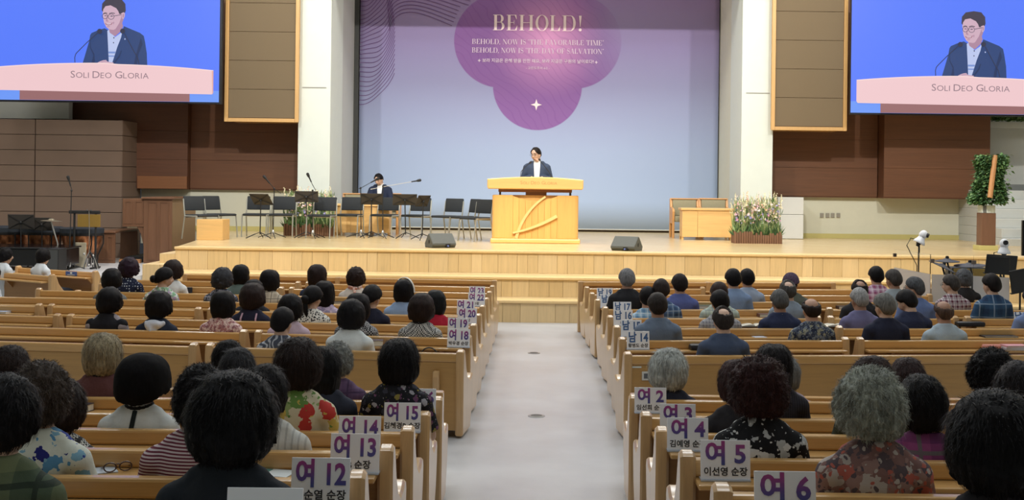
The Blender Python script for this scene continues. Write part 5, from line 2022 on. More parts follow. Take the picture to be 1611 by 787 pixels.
def hair_mesh(kind, seed, near):
    seed = seed % (3 if not near else 5)
    k = (kind, seed, near)
    if k in _hm:
        return _hm[k]
    rnd = random.Random(seed * 17 + len(kind))
    rx, rf, rb, up, dn, pw, lim, amp, fq = HAIR[kind]
    bm = bmesh.new()
    bmesh.ops.create_icosphere(bm, subdivisions=5 if near else 4, radius=1)
    off = Vector((rnd.uniform(0, 90), rnd.uniform(0, 90), rnd.uniform(0, 90)))
    pos, ms = [], []
    for v in bm.verts:
        n = v.co.normalized()
        ry = rf if n.y > 0 else rb
        rz = up if n.z > 0 else dn
        r = (abs(n.x / rx) ** pw + abs(n.y / ry) ** pw + abs(n.z / rz) ** pw) ** (-1 / pw)
        a = math.atan2(abs(n.x), n.y) / PI            # 0 front .. 1 back
        if a < .25:
            l = lim[0] + (lim[1] - lim[0]) * sstep(0.05, .25, a)
        elif a < .5:
            l = lim[1] + (lim[2] - lim[1]) * (a - .25) / .25
        else:
            l = lim[2] + (lim[3] - lim[2]) * (sstep(0, 1, (a - .5) / .5) if kind not in SHORT else sstep(.16, .62, (a - .5) / .5))
        if kind in SHORT:
            r *= 1 - (.40 - .24 * sstep(.55, .92, a)) * sstep(.05, .80, -n.z)
        l += .05 * (noise.noise(n * 5 + off))
        m = sstep(l - .07, l + .07, n.z) if kind not in ('short', 'crop', 'bald', 'thin', 'bun') else sstep(l - .12, l + .26, n.z)
        if kind == 'thin':
            c = n.dot(Vector((0, -.42, .907)))
            m *= 1 - .8 * sstep(.84, 1.0, c + .05 * noise.noise(n * 7 + off))
        if kind == 'bald':
            c = n.dot(Vector((0, -.30, .954)))
            m *= 1 - sstep(.60, .97, c + .08 * noise.noise(n * 5 + off))
        q = n * 1.0
        d = amp * (noise.fractal(q * fq * .35 + off, 1.0, 2.0, 3) + .0)
        if kind == 'perm':
            d += .006 * abs(noise.noise(q * 13 + off)) + .006 * noise.noise(q * 4 + off)
        elif kind in ('bob', 'round', 'long'):
            ang = math.atan2(n.x, n.y)
            d += .0022 * math.sin(ang * 23 + 3 * noise.noise(q * 2 + off)) + .006 * noise.noise(q * 2.3 + off)
        elif kind not in ('hat', 'cap'):
            d += .003 * noise.noise(q * 3 + off)
        rr = .050 + (r + d - .050) * m
        v.co = n * rr
        ms.append(m)
        pos.append(n * rr)
    g = G()
    bm.verts.index_update()
    g.add([v.co.copy() for v in bm.verts], [[v.index for v in f.verts] for f in bm.faces])
    bm.free()
    if kind == 'bun':
        g.ell((0, -.125, .005), (.042, .034, .042), 12, 8)
    if kind not in ('hat', 'cap'):
        cand = [i for i in range(len(pos)) if ms[i] > .85]
        cnt = (6500 if near else 400) if kind == 'perm' else (5000 if near else 200)
        if kind in ('crop', 'bald', 'short', 'thin'):
            cnt = 300 if near else 0
        for _ in range(cnt):
            p = pos[rnd.choice(cand)]
            n = p.normalized()
            dn_ = Vector((0, -.25, -1)) - n * Vector((0, -.25, -1)).dot(n)
            if n.z > .85:
                dn_ = Vector((rnd.uniform(-1, 1), rnd.uniform(-1, .3), 0))
            dn_ = dn_.normalized() + Vector((rnd.uniform(-.4, .4), rnd.uniform(-.4, .4), rnd.uniform(-.3, .3))) * (1.6 if kind == 'perm' else .5)
            L_ = rnd.uniform(.010, .02) if kind in ('crop', 'short', 'bald') else (rnd.uniform(.012, .028) if kind == 'perm' else rnd.uniform(.02, .045))
            lift = rnd.uniform(.0005, .004) if kind != 'perm' else rnd.uniform(.001, .008)
            s_ = n.cross(dn_)
            if s_.length < 1e-6:
                continue
            s_ = s_.normalized() * rnd.uniform(.0005, .0010)
            p0 = p - n * .004
            p1 = p + dn_ * L_ * .5 + n * lift
            p2 = p + dn_ * L_ + n * (lift * .3 - .004)
            g.add([p0 - s_, p0 + s_, p1 + s_, p1 - s_, p2], [(0, 1, 2, 3), (3, 2, 4)])
    me = g.mesh('hair', [], True)
    _hm[k] = me
    return me


_hairmat = {}


def hair_mat(c, rough=.5):
    k = tuple(c)
    if k not in _hairmat:
        t = N('hair %d %d %d' % k)
        v = t.coord('Object', (70, 70, 9))
        n1 = t.noise(v, 1.3, 3)
        n2 = t.noise(t.coord('Object', (8, 8, 8)), 1.2, 2)
        f = t.math('MULTIPLY_ADD', n1.outputs[0], .6, t.math('MULTIPLY', n2.outputs[0], .4))
        t.p(Base_Color=t.ramp(f, [(.3, rgba([q * .62 for q in c])), (.5, rgba(c)), (.72, rgba([min(255, q * 1.3 + 3) for q in c]))]), Roughness=rough, Normal=t.bump(n1.outputs[0], .25, .003))
        t.b.inputs['Specular IOR Level'].default_value = .12
        _hairmat[k] = t.mat
    return _hairmat[k]


# ------------------------------------------------------------------ cloth
_cl = {}


def cloth(spec):
    if spec in _cl:
        return _cl[spec]
    kind = spec[0]
    t = N('cloth ' + kind)
    base = rgba(spec[1])
    v = t.coord('Object')
    wr_ = t.noise(v, 9, 3)
    wv_ = t.noise(t.coord('Object', (1, 1, 1)), 420, 1)

    def sep(vec):
        q = t.n('ShaderNodeSeparateXYZ', {'Vector': vec})
        return q.outputs
    col = base
    if kind == 'stripe':                      # stripes across, (c1, c2, period)
        z = sep(v)[2]
        col = t.mix(t.math('GREATER_THAN', t.math('FRACT', t.math('MULTIPLY_ADD', wr_.outputs[0], .12, t.math('DIVIDE', z, spec[3]))), .5), base, rgba(spec[2]))
    elif kind == 'vstripe':
        x = sep(v)[0]
        col = t.mix(t.math('GREATER_THAN', t.math('FRACT', t.math('DIVIDE', x, spec[3])), .7), base, rgba(spec[2]))
    elif kind == 'dots':
        vo = t.n('ShaderNodeTexVoronoi', {'Vector': v, 'Scale': 1.0 / spec[3], 'Randomness': .35})
        col = t.mix(t.math('LESS_THAN', vo.outputs['Distance'], .26), base, rgba(spec[2]))
    elif kind == 'speckle':
        vo = t.n('ShaderNodeTexVoronoi', {'Vector': v, 'Scale': 1.0 / spec[3], 'Randomness': 1.0})
        col = t.mix(t.math('LESS_THAN', vo.outputs['Distance'], .40), base, rgba(spec[2]))
    elif kind == 'plaid':                     # (base, bands, lines, period)
        o = sep(v)
        per = spec[4]

        def band(s_, w_, ph):
            return t.math('LESS_THAN', t.math('FRACT', t.math('ADD', t.math('DIVIDE', s_, per), ph)), w_)
        a = t.math('MULTIPLY', t.math('ADD', band(o[0], .42, 0), band(o[2], .42, .2)), .5)
        b = t.math('MAXIMUM', band(o[0], .09, .28), band(o[2], .09, .45))
        col = t.mix(t.math('MULTIPLY', b, .8), t.mix(a, base, rgba(spec[2])), rgba(spec[3]))
    elif kind == 'check':
        ck = t.n('ShaderNodeTexChecker', {'Vector': v, 'Scale': 1.0 / spec[3], 'Color1': base, 'Color2': rgba(spec[2])})
        col = ck.outputs[0]
    elif kind == 'floral':                    # (base, (colours), size, density)
        dv = t.n('ShaderNodeVectorMath', operation='MULTIPLY_ADD')
        nn = t.noise(v, 26, 2)
        t.set(dv.inputs[0], nn.outputs['Color'])
        dv.inputs[1].default_value = (spec[3] * .6,) * 3
        t.set(dv.inputs[2], v)
        vo = t.n('ShaderNodeTexVoronoi', {'Vector': dv.outputs[0], 'Scale': 1.0 / spec[3], 'Randomness': 1.0})
        rc = t.n('ShaderNodeSeparateColor', {'Color': vo.outputs['Color']}).outputs
        cs = spec[2]
        ramp = t.ramp(rc[0], [(i / len(cs), rgba(c)) for i, c in enumerate(cs)], 'CONSTANT')
        pet = t.noise(v, 1.6 / spec[3], 3)
        thr = t.math('MULTIPLY_ADD', pet.outputs[0], .9, spec[4] - .22)
        col = t.mix(t.math('LESS_THAN', vo.outputs['Distance'], thr), base, ramp)
        vo2 = t.n('ShaderNodeTexVoronoi', {'Vector': dv.outputs[0], 'Scale': 2.3 / spec[3], 'Randomness': 1.0})
        rc2 = t.n('ShaderNodeSeparateColor', {'Color': vo2.outputs['Color']}).outputs
        ramp2 = t.ramp(rc2[1], [(i / len(cs), rgba(c)) for i, c in enumerate(cs[::-1])], 'CONSTANT')
        col = t.mix(t.math('LESS_THAN', vo2.outputs['Distance'], spec[4] * .95), col, ramp2)
    elif kind == 'swirl':
        wv2 = t.n('ShaderNodeTexWave', {'Vector': v, 'Scale': 1.0 / spec[3], 'Distortion': 14, 'Detail': 1.5, 'Detail Scale': 1.2})
        col = t.mix(t.math('GREATER_THAN', wv2.outputs[1], .68), base, rgba(spec[2]))
    elif kind == 'knit':
        z = sep(v)[2]
        n5 = t.n('ShaderNodeTexChecker', {'Vector': v, 'Scale': 90, 'Color1': base, 'Color2': rgba(spec[2])})
        col = t.mix(t.math('GREATER_THAN', t.math('FRACT', t.math('DIVIDE', sep(v)[0], .05)), .35), base, n5.outputs[0])
    hv = t.n('ShaderNodeHueSaturation', {'Color': col, 'Value': t.math('MULTIPLY_ADD', wr_.outputs[0], .16, .92)})
    bh = t.math('MULTIPLY_ADD', wr_.outputs[0], .9, t.math('MULTIPLY', wv_.outputs[0], .06))
    t.p(Base_Color=hv.outputs[0], Roughness=.82, Normal=t.bump(bh, .5, .018))
    t.b.inputs['Specular IOR Level'].default_value = .25
    _cl[spec] = t.mat
    return t.mat


def with_mat(name, me, mats, parent):
    """object sharing mesh data, materials linked to the object"""
    while len(me.materials) < len(mats):
        me.materials.append(None)
    o = link(name, me, parent)
    for i, m in enumerate(mats):
        o.material_slots[i].link = 'OBJECT'
        o.material_slots[i].material = m
    return o


def spectacles(parent, M):
    g = G()
    for s in (-1, 1):
        c = HC + Vector((s * .034, .106, .010))
        g.tube([c + Vector((.026 * math.cos(a * PI / 8), 0, .019 * math.sin(a * PI / 8))) for a in range(17)], .0022, 5, caps=False)
        g.tube([HC + Vector((s * .060, .102, .014)), HC + Vector((s * .080, .06, .014)), HC + Vector((s * .083, -.02, .008))], .002, 5)
    g.tube([HC + Vector((-.009, .112, .012)), HC + Vector((.009, .112, .012))], .002, 5)
    o = g.build('spectacles', M_dark, parent, smooth=True)
    o.matrix_local = M
    return o


def head_matrix(yaw, pitch):
    return Matrix.Translation(NECK) @ Matrix.Rotation(math.radians(yaw), 4, 'Z') @ Matrix.Rotation(math.radians(-pitch), 4, 'X') @ Matrix.Translation(-NECK)


def make_person(loc, rz, k, male, pose, hair, hcol, shirt, sleeve, yaw, pitch, label, hscale=1.0, skin='mid', legs=(40, 42, 50), seed=0, near=False, extras=(), group=None, jacket=False, sname='shirt'):
    t_ = thing('person', label, 'person', loc, rz, group)
    t_.scale = (k, k, k)
    me, yaw, pitch = turned_body(male, pose, yaw, pitch)
    with_mat('body', me, [M_skin[skin], M_shoe, M_lip, M_eye, M_brow], t_)
    HM = head_matrix(yaw, pitch)
    if hair:
        hm = hair_mesh(hair, seed, near)
        o = with_mat('hat' if hair in ('hat', 'cap') else 'hair', hm, [hair_mat(hcol, .8 if hair in ('hat', 'cap') else .5)], t_)
        o.matrix_local = HM @ Matrix.Translation(HC) @ Matrix.Diagonal((hscale, .35 + .65 * hscale, .4 + .6 * hscale, 1))
        if hair in ('hat', 'cap'):
            u = with_mat('hair', hair_mesh('short', seed, near), [hair_mat((34, 30, 30))], t_)
            u.matrix_local = HM @ Matrix.Translation(HC) @ Matrix.Diagonal((.98, .98, .94, 1))
    with_mat(sname, base_mesh('shirt', male, pose, sleeve, jacket), [cloth(shirt)], t_)
    with_mat('trousers', base_mesh('trousers', pose), [cloth(('plain', legs))], t_)
    for e in extras:
        if e == 'glasses':
            spectacles(t_, HM)
        elif e[0] == 'headband':
            g = G()
            g.tube([(.106 * math.sin(a), .012, .148 * math.cos(a) - .002) for a in [i * PI / 14 - PI / 2 for i in range(15)]], [(.016, .006)] * 15, 6, ref=(0, 1, 0))
            o = g.build('headband', cloth(('plain', e[1])), t_, smooth=True)
            o.matrix_local = HM @ Matrix.Translation(HC) @ Matrix.Diagonal((hscale, hscale, hscale, 1))
        elif e[0] == 'collar':
            g = G()
            g.tube([(.070 * math.cos(a), .108 + .068 * math.sin(a), .988 + .010 * math.sin(a)) for a in [i * 2 * PI / 20 for i in range(21)]], [(.020, .010)] * 21, 6, ref=(0, 0, 1), caps=False)
            g.build('collar', cloth(('plain', e[1])), t_, smooth=True)
        elif e[0] == 'scarf':
            g = G()
            for j in range(3):
                g.tube([((.078 + .006 * j) * math.cos(a), .108 + (.074 + .005 * j) * math.sin(a), .972 + .014 * j + .010 * math.sin(3 * a + j)) for a in [i * 2 * PI / 24 for i in range(25)]], .013, 6, caps=False)
            g.tube([(.0, .02, .985), (.02, .0, .95), (.03, -.005, .90)], [.016, .02, .01], 6)
            g.build('scarf', cloth(('floral', e[1], (e[2], (240, 220, 210)), .03, .4)), t_, smooth=True)
        elif e[0] == 'hood':
            g = G()
            g.tube([(-.10, .07, .955), (-.05, -.008, .93), (0, -.03, .885), (.05, -.008, .93), (.10, .07, .955)], [(.02, .03), (.03, .045), (.035, .06), (.03, .045), (.02, .03)], 10)
            g.ell((0, .01, .945), (.095, .055, .05), 14, 8)
            g.ell((0, -.01, .86), (.055, .03, .075), 12, 8)
            with_mat('hood', remesh(g, .012, 3, 'hood'), [cloth(('plain', e[1]))], t_)
        elif e[0] == 'back_stripe':
            g = G()
            q = 1.0 if male else .9
            pts = []
            for z, y in ((.975, .030), (.94, .012), (.86, -.019), (.76, -.021), (.66, -.0), (.56, .02)):
                pts.append((.012 * math.sin(z * 7) - .004, y, z))
            g.tube(pts, [(.013, .004)] * len(pts), 6, ref=(1, 0, 0))
            g.build('back_stripe', cloth(('plain', e[1])), t_, smooth=True)
        elif e[0] == 'ponytail':
            g = G()
            g.tube([(0, -.105, .0), (0, -.14, -.05), (.012, -.145, -.13), (.02, -.13, -.19)], [.02, .03, .024, .008], 10)
            o = g.build('ponytail', hair_mat(hcol), t_, smooth=True)
            o.matrix_local = HM @ Matrix.Translation(HC)
        elif e[0] == 'vest':
            with_mat('vest', base_mesh('shirt', male, pose, 'none', True, .012), [cloth(('plain', e[1]))], t_)
        elif e[0] == 'bands':
            for a, w_ in ((-.07, .02), (.09, .02)):
                g = G()
                g.tube([(a, .035, .955), (a * 1.05, -.014, .90), (a * 1.08, -.026, .80), (a * 1.05, -.012, .68)], [(w_ / 2, .004)] * 4, 6, ref=(1, 0, 0))
                g.build('pink_band', cloth(('plain', e[1])), t_)
            g = G()
            g.tube([(-.17, .05, .80), (-.08, -.022, .79), (0, -.031, .785), (.08, -.022, .79), (.17, .05, .80)], [(.004, .012)] * 5, 6, ref=(0, 1, 0))
            g.build('pink_band', cloth(('plain', e[1])), t_)
    return t_


def seat_person(px, top, w_, row, male, hair, hcol, shirt, sleeve, yaw, label, extras=(), pitch=0, skin='mid', dy=0.0, body_rz=0, jacket=False, sname='shirt', legs=(44, 46, 54), hs=None):
    side, k = row[0], int(row[1:])
    x = row_x_at_px(side, k, px, .16 + dy, top + 20)
    yb = row_y(side, k, x)
    yh = yb + .16 + dy
    zf_ = floor_z(ZR[side][k] + .25)
    ang = math.atan(slope(side, k))
    zt_ = P(px, top, yh).z
    up = HAIR[hair][3] if hair else .122
    ref_top = HC.z + up
    near = k <= 16
    base = .41
    kk = (zt_ - zf_ - base) / (ref_top - base)
    kc = min(1.13, max(.88, kk))
    zoff = zt_ - (zf_ + base + kc * (ref_top - base)) if abs(kk - kc) > 1e-6 else 0
    w0 = 2 * (HAIR[hair][0] if hair else .08)
    hsc = hs or (w_ * yh / F) / (w0 * kc)
    hsc = min(1.32, max(1.0 if hair in ('bald', 'thin') else .95, hsc))
    if hsc > 1.0:      # wider hair is also taller; keep the top where it is
        pass
    if DBG:
        print('PERSON', row, px, 'k=%.2f' % kk, 'hs=%.2f' % hsc, 'zoff=%.2f' % zoff)
    rz = ang + math.radians(body_rz)
    # local (0,.15) is the head; put the head at (x, yh)
    off = Matrix.Rotation(rz, 3, 'Z') @ Vector((HC.x, HC.y, 0)) * kc
    loc = (x - off.x, yh - off.y, zf_ + base * (1 - kc) + zoff)
    return make_person(loc, rz, kc, male, 'seat', hair, hcol, shirt, sleeve, yaw - 0, pitch, label, hsc, skin, legs, int(px * 7 + top), near, extras, 'seated congregation', jacket, sname)


DBG = False
BLK, DKB, RED, GRY, LGR, BLD, CHR = (20, 18, 20), (40, 30, 28), (54, 32, 32), (112, 112, 114), (176, 178, 174), (150, 138, 112), (58, 58, 62)
NAVY = (32, 38, 56)
PEOPLE = [
    # women's side, front block
    (203, 407, 31, 'L22', 0, 'perm', (42, 28, 40), ('dots', (30, 36, 60), (206, 212, 222), .034), 'short', 0, 'woman with curly purplish hair in a navy polka dot top', ()),
    (176, 424, 30, 'L21', 0, 'round', BLK, ('plain', (112, 112, 110)), 'short', 0, 'woman with round black hair in a plain grey top', ()),
    (272, 411, 30, 'L22', 0, 'round', DKB, ('plain', (222, 222, 220)), 'short', -10, 'woman with dark brown round hair in white beside a phone', ()),
    (257, 423, 29, 'L21', 0, 'bun', BLK, ('floral', (226, 232, 222), ((120, 160, 110), (190, 170, 200), (140, 180, 150)), .05, .36), 'short', -50, 'woman with tied black hair in a white and green floral blouse, face in profile', ()),
    (350, 423, 33, 'L21', 0, 'perm', (52, 52, 56), ('floral', (36, 38, 46), ((150, 150, 160), (70, 76, 96)), .03, .36), 'short', 0, 'woman with wavy greying hair in a dark patterned blouse', ()),
    (379, 418, 27, 'L22', 0, 'bob', BLK, ('plain', (96, 112, 108)), 'short', 10, 'woman with a black bob in a teal grey top', ()),
    (172, 454, 38, 'L18', 0, 'round', BLK, ('plain', (158, 150, 156)), 'short', -10, 'woman in a black vest over grey sleeves', (('vest', (26, 26, 32)),)),
    (250, 461, 40, 'L18', 0, 'round', BLK, ('plain', (36, 42, 58)), 'short', -10, 'woman with black hair and a white hood over navy', (('hood', (208, 212, 222)),)),
    (351, 460, 37, 'L18', 0, 'bob', BLK, ('floral', (212, 178, 172), ((150, 100, 104), (236, 210, 200), (178, 120, 120)), .03, .36), 'short', 0, 'woman with black hair in a small flowered pink blouse', ()),
    (397, 449, 40, 'L19', 0, 'round', DKB, ('plain', (36, 36, 56)), 'short', -10, 'woman with dark brown hair in navy crossed by pink bands', (('bands', (196, 160, 176)),)),
    (399, 441, 31, 'L20', 0, 'round', BLK, ('plain', (34, 34, 40)), 'short', 0, 'woman in plain black behind the pink banded navy blouse', ()),
    (424, 426, 29, 'L21', 0, 'bob', BLK, ('plaid', (202, 192, 172), (176, 164, 146), (52, 48, 52), .085), 'short', -10, 'woman with a black bob in a beige plaid shirt', ()),
    (499, 419, 32, 'L22', 0, 'bob', DKB, ('plain', (38, 48, 74)), 'short', 0, 'woman with a dark brown bob in navy, alone before the stage', ()),
    (560, 421, 29, 'L22', 0, 'perm', DKB, ('plain', (212, 204, 196)), 'short', 0, 'woman with a pink scarf knotted over a cream blouse', (('scarf', (202, 130, 120), (220, 170, 160)),)),
    (510, 444, 30, 'L20', 0, 'long', BLK, ('floral', (188, 172, 196), ((220, 200, 214), (150, 140, 170)), .06, .36), 'short', -10, 'woman with long black hair in a lavender flowered top', ()),
    (491, 452, 31, 'L19', 0, 'bun', BLK, ('speckle', (226, 224, 216), (40, 40, 44), .022), 'short', -20, 'woman with a black ponytail in a white blouse speckled black', (('ponytail',),)),
    (457, 465, 39, 'L18', 0, 'round', BLK, ('plain', (192, 170, 184)), 'short', 0, 'woman with full black hair in pale mauve', ()),
    (444, 487, 38, 'L17', 0, 'short', BLK, ('swirl', (72, 78, 92), (176, 180, 188), .16), 'short', -10, 'person with short black hair in a navy paisley shirt', ()),
    (553, 474, 44, 'L17', 0, 'round', BLK, ('plain', (214, 220, 220)), 'long', 0, 'woman with black hair in a plain white blouse', ()),
    (563, 464, 38, 'L18', 0, 'bob', BLK, ('check', (34, 34, 38), (168, 168, 170), .016), 'short', 0, 'woman in a fine black and white check, hidden behind the white blouse', ()),
    (584, 451, 35, 'L19', 0, 'bun', BLK, ('plain', (32, 34, 52)), 'long', -20, 'woman with thinning black hair in a navy jacket', ()),
    (635, 441, 31, 'L20', 0, 'bob', BLK, ('plain', (146, 170, 204)), 'short', -10, 'woman with a white headband and a light blue shirt', (('headband', (222, 220, 210)),)),
    (663, 465, 42, 'L18', 0, 'round', DKB, ('check', (206, 206, 202), (36, 36, 40), .013), 'short', 0, 'woman in a black and white houndstooth blouse', (('collar', (30, 30, 34)),)),
    (686, 458, 33, 'L19', 0, 'bob', (24, 26, 28), ('plain', (176, 34, 56)), 'short', 10, 'woman with a black bob in a bright red shirt', ()),
    # women's side, rear block
    (162, 530, 57, 'L16', 0, 'bob', BLD, ('plain', (98, 62, 62)), 'long', 0, 'woman with ash blond bob in a maroon cardigan with black collar', (('collar', (24, 22, 24)),)),
    (224, 561, 82, 'L14', 0, 'hat', (16, 15, 17), ('plain', (206, 210, 208)), 'short', -10, 'woman in a round black hat and white top with dark seam stripe', (('collar', (26, 26, 30)), ('back_stripe', (26, 32, 32)))),
    (358, 535, 46, 'L16', 0, 'round', BLK, ('plain', (60, 56, 62)), 'short', -10, 'woman with black hair behind the greying head', ()),
    (374, 548, 54, 'L15', 0, 'round', (46, 46, 50), ('plain', (54, 54, 60)), 'short', 0, 'woman with greying dark hair beside the tall flowered blouse', ()),
    (316, 572, 78, 'L12', 0, 'perm', BLK, ('stripe', (214, 200, 204), (112, 48, 66), .013), 'short', -10, 'woman with black curls in a white and wine striped shirt', ()),
    (66, 569, 86, 'L12', 0, 'perm', (70, 60, 54), ('floral', (216, 220, 208), ((40, 44, 122), (92, 148, 190), (54, 70, 150), (130, 176, 200)), .085, .25), 'short', 0, 'woman with greying curls in a white blouse of big blue flowers', ()),
    (4, 586, 96, 'L11', 0, 'round', BLK, ('plaid', (74, 88, 70), (112, 120, 88), (40, 50, 44), .20), 'long', -20, 'person in a green plaid shirt at the frame edge', ()),
    (16, 543, 58, 'L14', 0, 'round', DKB, ('plain', (60, 58, 62)), 'short', 0, 'woman with dark brown hair partly hidden at the frame edge', ()),
    (98, 596, 70, 'L13', 0, 'round', DKB, ('knit', (50, 50, 54), (206, 206, 200)), 'short', 0, 'woman in a black and white knit mostly hidden by greying curls', ()),
    (365, 596, 134, 'L11', 0, 'round', (18, 18, 21), ('plain', (34, 40, 48)), 'long', -10, 'person with a large dark head and black jacket, closest to the camera', ()),
    (420, 572, 62, 'L13', 0, 'round', BLK, ('vstripe', (204, 204, 198), (178, 178, 174), .03), 'short', 10, 'woman with black hair in a white ribbed blouse', ()),
    (469, 537, 74, 'L14', 0, 'round', DKB, ('floral', (212, 204, 176), ((190, 62, 56), (104, 142, 72), (200, 176, 90), (150, 170, 110)), .10, .26), 'short', 0, 'woman in a cream blouse of large red flowers and green leaves', ()),
    (509, 548, 52, 'L15', 0, 'long', (24, 24, 26), ('plain', (46, 50, 64)), 'long', 0, 'woman with long black hair in dark navy', ()),
    (531, 537, 46, 'L16', 0, 'perm', (128, 130, 126), ('plaid', (84, 62, 92), (104, 80, 110), (60, 44, 70), .12), 'short', 0, 'woman with curly grey hair in a purple plaid shirt', ()),
    (627, 538, 61, 'L15', 0, 'bob', BLK, ('floral', (28, 28, 34), ((110, 70, 100), (170, 168, 176), (150, 136, 70), (60, 60, 72)), .045, .18), 'short', -10, 'woman with a black bob in a black blouse of small flowers', ()),
    # men's side, front block
    (986, 425, 29, 'R21', 1, 'short', GRY, ('plain', (34, 34, 38)), 'long', 0, 'grey haired man in a black suit behind the 남 17 sign', ()),
    (1040, 441, 28, 'R20', 1, 'crop', (44, 36, 34), ('plaid', (84, 110, 146), (60, 80, 112), (180, 196, 210), .07), 'short', 0, 'man with cropped hair in a dark blue plaid shirt', ()),
    (1018, 453, 28, 'R20', 1, 'short', BLK, ('plaid', (160, 192, 214), (98, 138, 176), (226, 232, 236), .075), 'short', -10, 'man with black hair in a pale blue plaid shirt', ()),
    (1034, 463, 33, 'R18', 1, 'short', (44, 38, 36), ('plain', (104, 118, 138)), 'long', 0, 'man in a grey blue suit beside the 남 14 sign', ()),
    (1069, 433, 29, 'R21', 1, 'short', (34, 28, 28), ('plain', (86, 96, 150)), 'long', 0, 'man in a violet blue jacket beside a green book', ()),
    (1131, 446, 29, 'R20', 1, 'short', (48, 34, 32), ('plaid', (190, 200, 186), (164, 178, 170), (130, 140, 150), .08), 'short', 0, 'man in a pale green plaid shirt', ()),
    (1132, 459, 32, 'R19', 1, 'short', BLK, ('plaid', (190, 190, 192), (110, 110, 122), (60, 62, 76), .035), 'short', 0, 'man with black hair in a grey check shirt', ()),
    (1137, 485, 37, 'R17', 1, 'thin', (48, 42, 40), ('plain', (68, 80, 104)), 'long', 0, 'balding man in a slate blue pullover, last pew before the cross aisle', ()),
    (1153, 425, 28, 'R21', 1, 'short', BLK, ('plain', (128, 150, 184)), 'short', 0, 'man with thick black hair in a light blue shirt', ()),
    (1175, 425, 25, 'R22', 1, 'short', BLK, ('plain', (150, 164, 186)), 'short', 0, 'man in a pale blue shirt behind the thick black hair', ()),
    (1244, 431, 27, 'R21', 1, 'cap', (84, 70, 88), ('plain', (90, 94, 84)), 'long', 0, 'person in a purple cap and olive grey jacket', ()),
    (1239, 443, 28, 'R20', 1, 'thin', (70, 68, 66), ('plain', (134, 146, 160)), 'short', 0, 'balding grey man in a grey blue shirt', ()),
    (1226, 458, 30, 'R19', 1, 'crop', (84, 84, 84), ('plain', (42, 50, 78)), 'long', 0, 'grey haired man in a navy suit with white collar', (('collar', (226, 226, 220)),)),
    (1276, 470, 33, 'R18', 1, 'bald', (40, 32, 30), ('floral', (70, 78, 96), ((150, 150, 130), (40, 48, 70), (110, 120, 136)), .035, .34), 'short', 0, 'balding man in a dark blue leaf print shirt', ()),
    (1378, 421, 27, 'R22', 1, 'short', BLK, ('plaid', (196, 170, 190), (150, 84, 120), (230, 220, 228), .075), 'short', 0, 'man with black hair in a pink and plum plaid shirt', ()),
    (1406, 426, 28, 'R21', 1, 'crop', (66, 62, 60), ('plain', (146, 156, 162)), 'short', 20, 'man in a grey collared shirt with his head turned', (), ),
    (1440, 438, 32, 'R20', 1, 'short', (76, 78, 82), ('plain', (104, 124, 170)), 'short', 50, 'man with greying hair and glasses in a blue shirt', ('glasses',)),
    (1352, 442, 27, 'R20', 1, 'thin', (38, 32, 30), ('plain', (36, 36, 40)), 'long', 0, 'balding man in a black suit behind the silver head', ()),
    (1352, 455, 29, 'R19', 1, 'crop', (150, 150, 150), ('plain', (112, 110, 146)), 'short', 10, 'silver haired man in a muted violet shirt', ()),
    (1431, 457, 33, 'R19', 1, 'short', (26, 24, 26), ('plain', (42, 48, 72)), 'long', 30, 'man with black hair bowed forward in a navy suit', (), 12),
    (1392, 464, 36, 'R18', 1, 'short', (104, 104, 102), ('plain', (34, 38, 58)), 'long', 20, 'grey haired man with glasses in a dark navy suit', ('glasses',)),
    (1484, 474, 31, 'R18', 1, 'bald', (76, 60, 52), ('plain', (166, 182, 194)), 'short', 0, 'bald man in a pale grey blue shirt', ()),
    (1497, 434, 28, 'R21', 1, 'crop', (62, 58, 56), ('plaid', (206, 196, 200), (98, 50, 66), (60, 40, 52), .065), 'short', 40, 'man with glasses in a maroon and white plaid shirt', ('glasses',)),
    (1516, 423, 26, 'R22', 0, 'perm', (78, 80, 84), ('plain', (34, 32, 34)), 'long', 0, 'grey permed person in black beside the drum screen', ()),
    (1560, 433, 33, 'R20', 1, 'short', (28, 24, 24), ('plaid', (52, 84, 116), (40, 62, 92), (142, 160, 180), .16), 'short', 20, 'man with black hair in a teal blue plaid shirt', ()),
    (1624, 455, 32, 'R19', 1, 'short', BLK, ('plain', (112, 130, 170)), 'short', 0, 'person in a blue shirt cut by the frame edge', ()),
    # rear block, other side
    (1051, 554, 61, 'R16', 0, 'round', (178, 182, 178), ('plain', (40, 42, 56)), 'short', 0, 'woman with white wavy hair in a navy top', ()),
    (1160, 565, 56, 'R14', 0, 'round', RED, ('plain', (38, 36, 40)), 'long', 10, 'woman in plain black behind the reddish brown head', ()),
    (1194, 567, 89, 'R13', 0, 'perm', RED, ('floral', (26, 26, 30), ((214, 216, 216), (180, 184, 186)), .06, .22), 'short', 10, 'woman with reddish brown hair in a black blouse of white flowers', ()),
    (1217, 546, 56, 'R15', 0, 'long', (28, 24, 26), ('vstripe', (38, 36, 42), (54, 52, 60), .016), 'long', 0, 'woman with long black hair in a ribbed black knit', ()),
    (1236, 560, 44, 'R16', 0, 'round', (120, 122, 122), ('plain', (170, 156, 170)), 'short', 0, 'grey haired woman mostly hidden behind long black hair', ()),
    (1371, 583, 104, 'R12', 0, 'perm', (148, 152, 142), ('floral', (128, 96, 92), ((176, 96, 84), (180, 170, 164), (90, 78, 84), (150, 120, 114)), .06, .40), 'short', 20, 'woman with big grey curls in a red and taupe paisley blouse', ()),
    (1372, 564, 68, 'R14', 0, 'round', (52, 38, 36), ('plain', (62, 66, 50)), 'short', 0, 'woman in olive behind the big grey curls', ()),
    (1428, 564, 54, 'R15', 0, 'round', (58, 44, 44), ('plain', (70, 60, 66)), 'short', 0, 'woman with short brown hair by the tall pew back', ()),
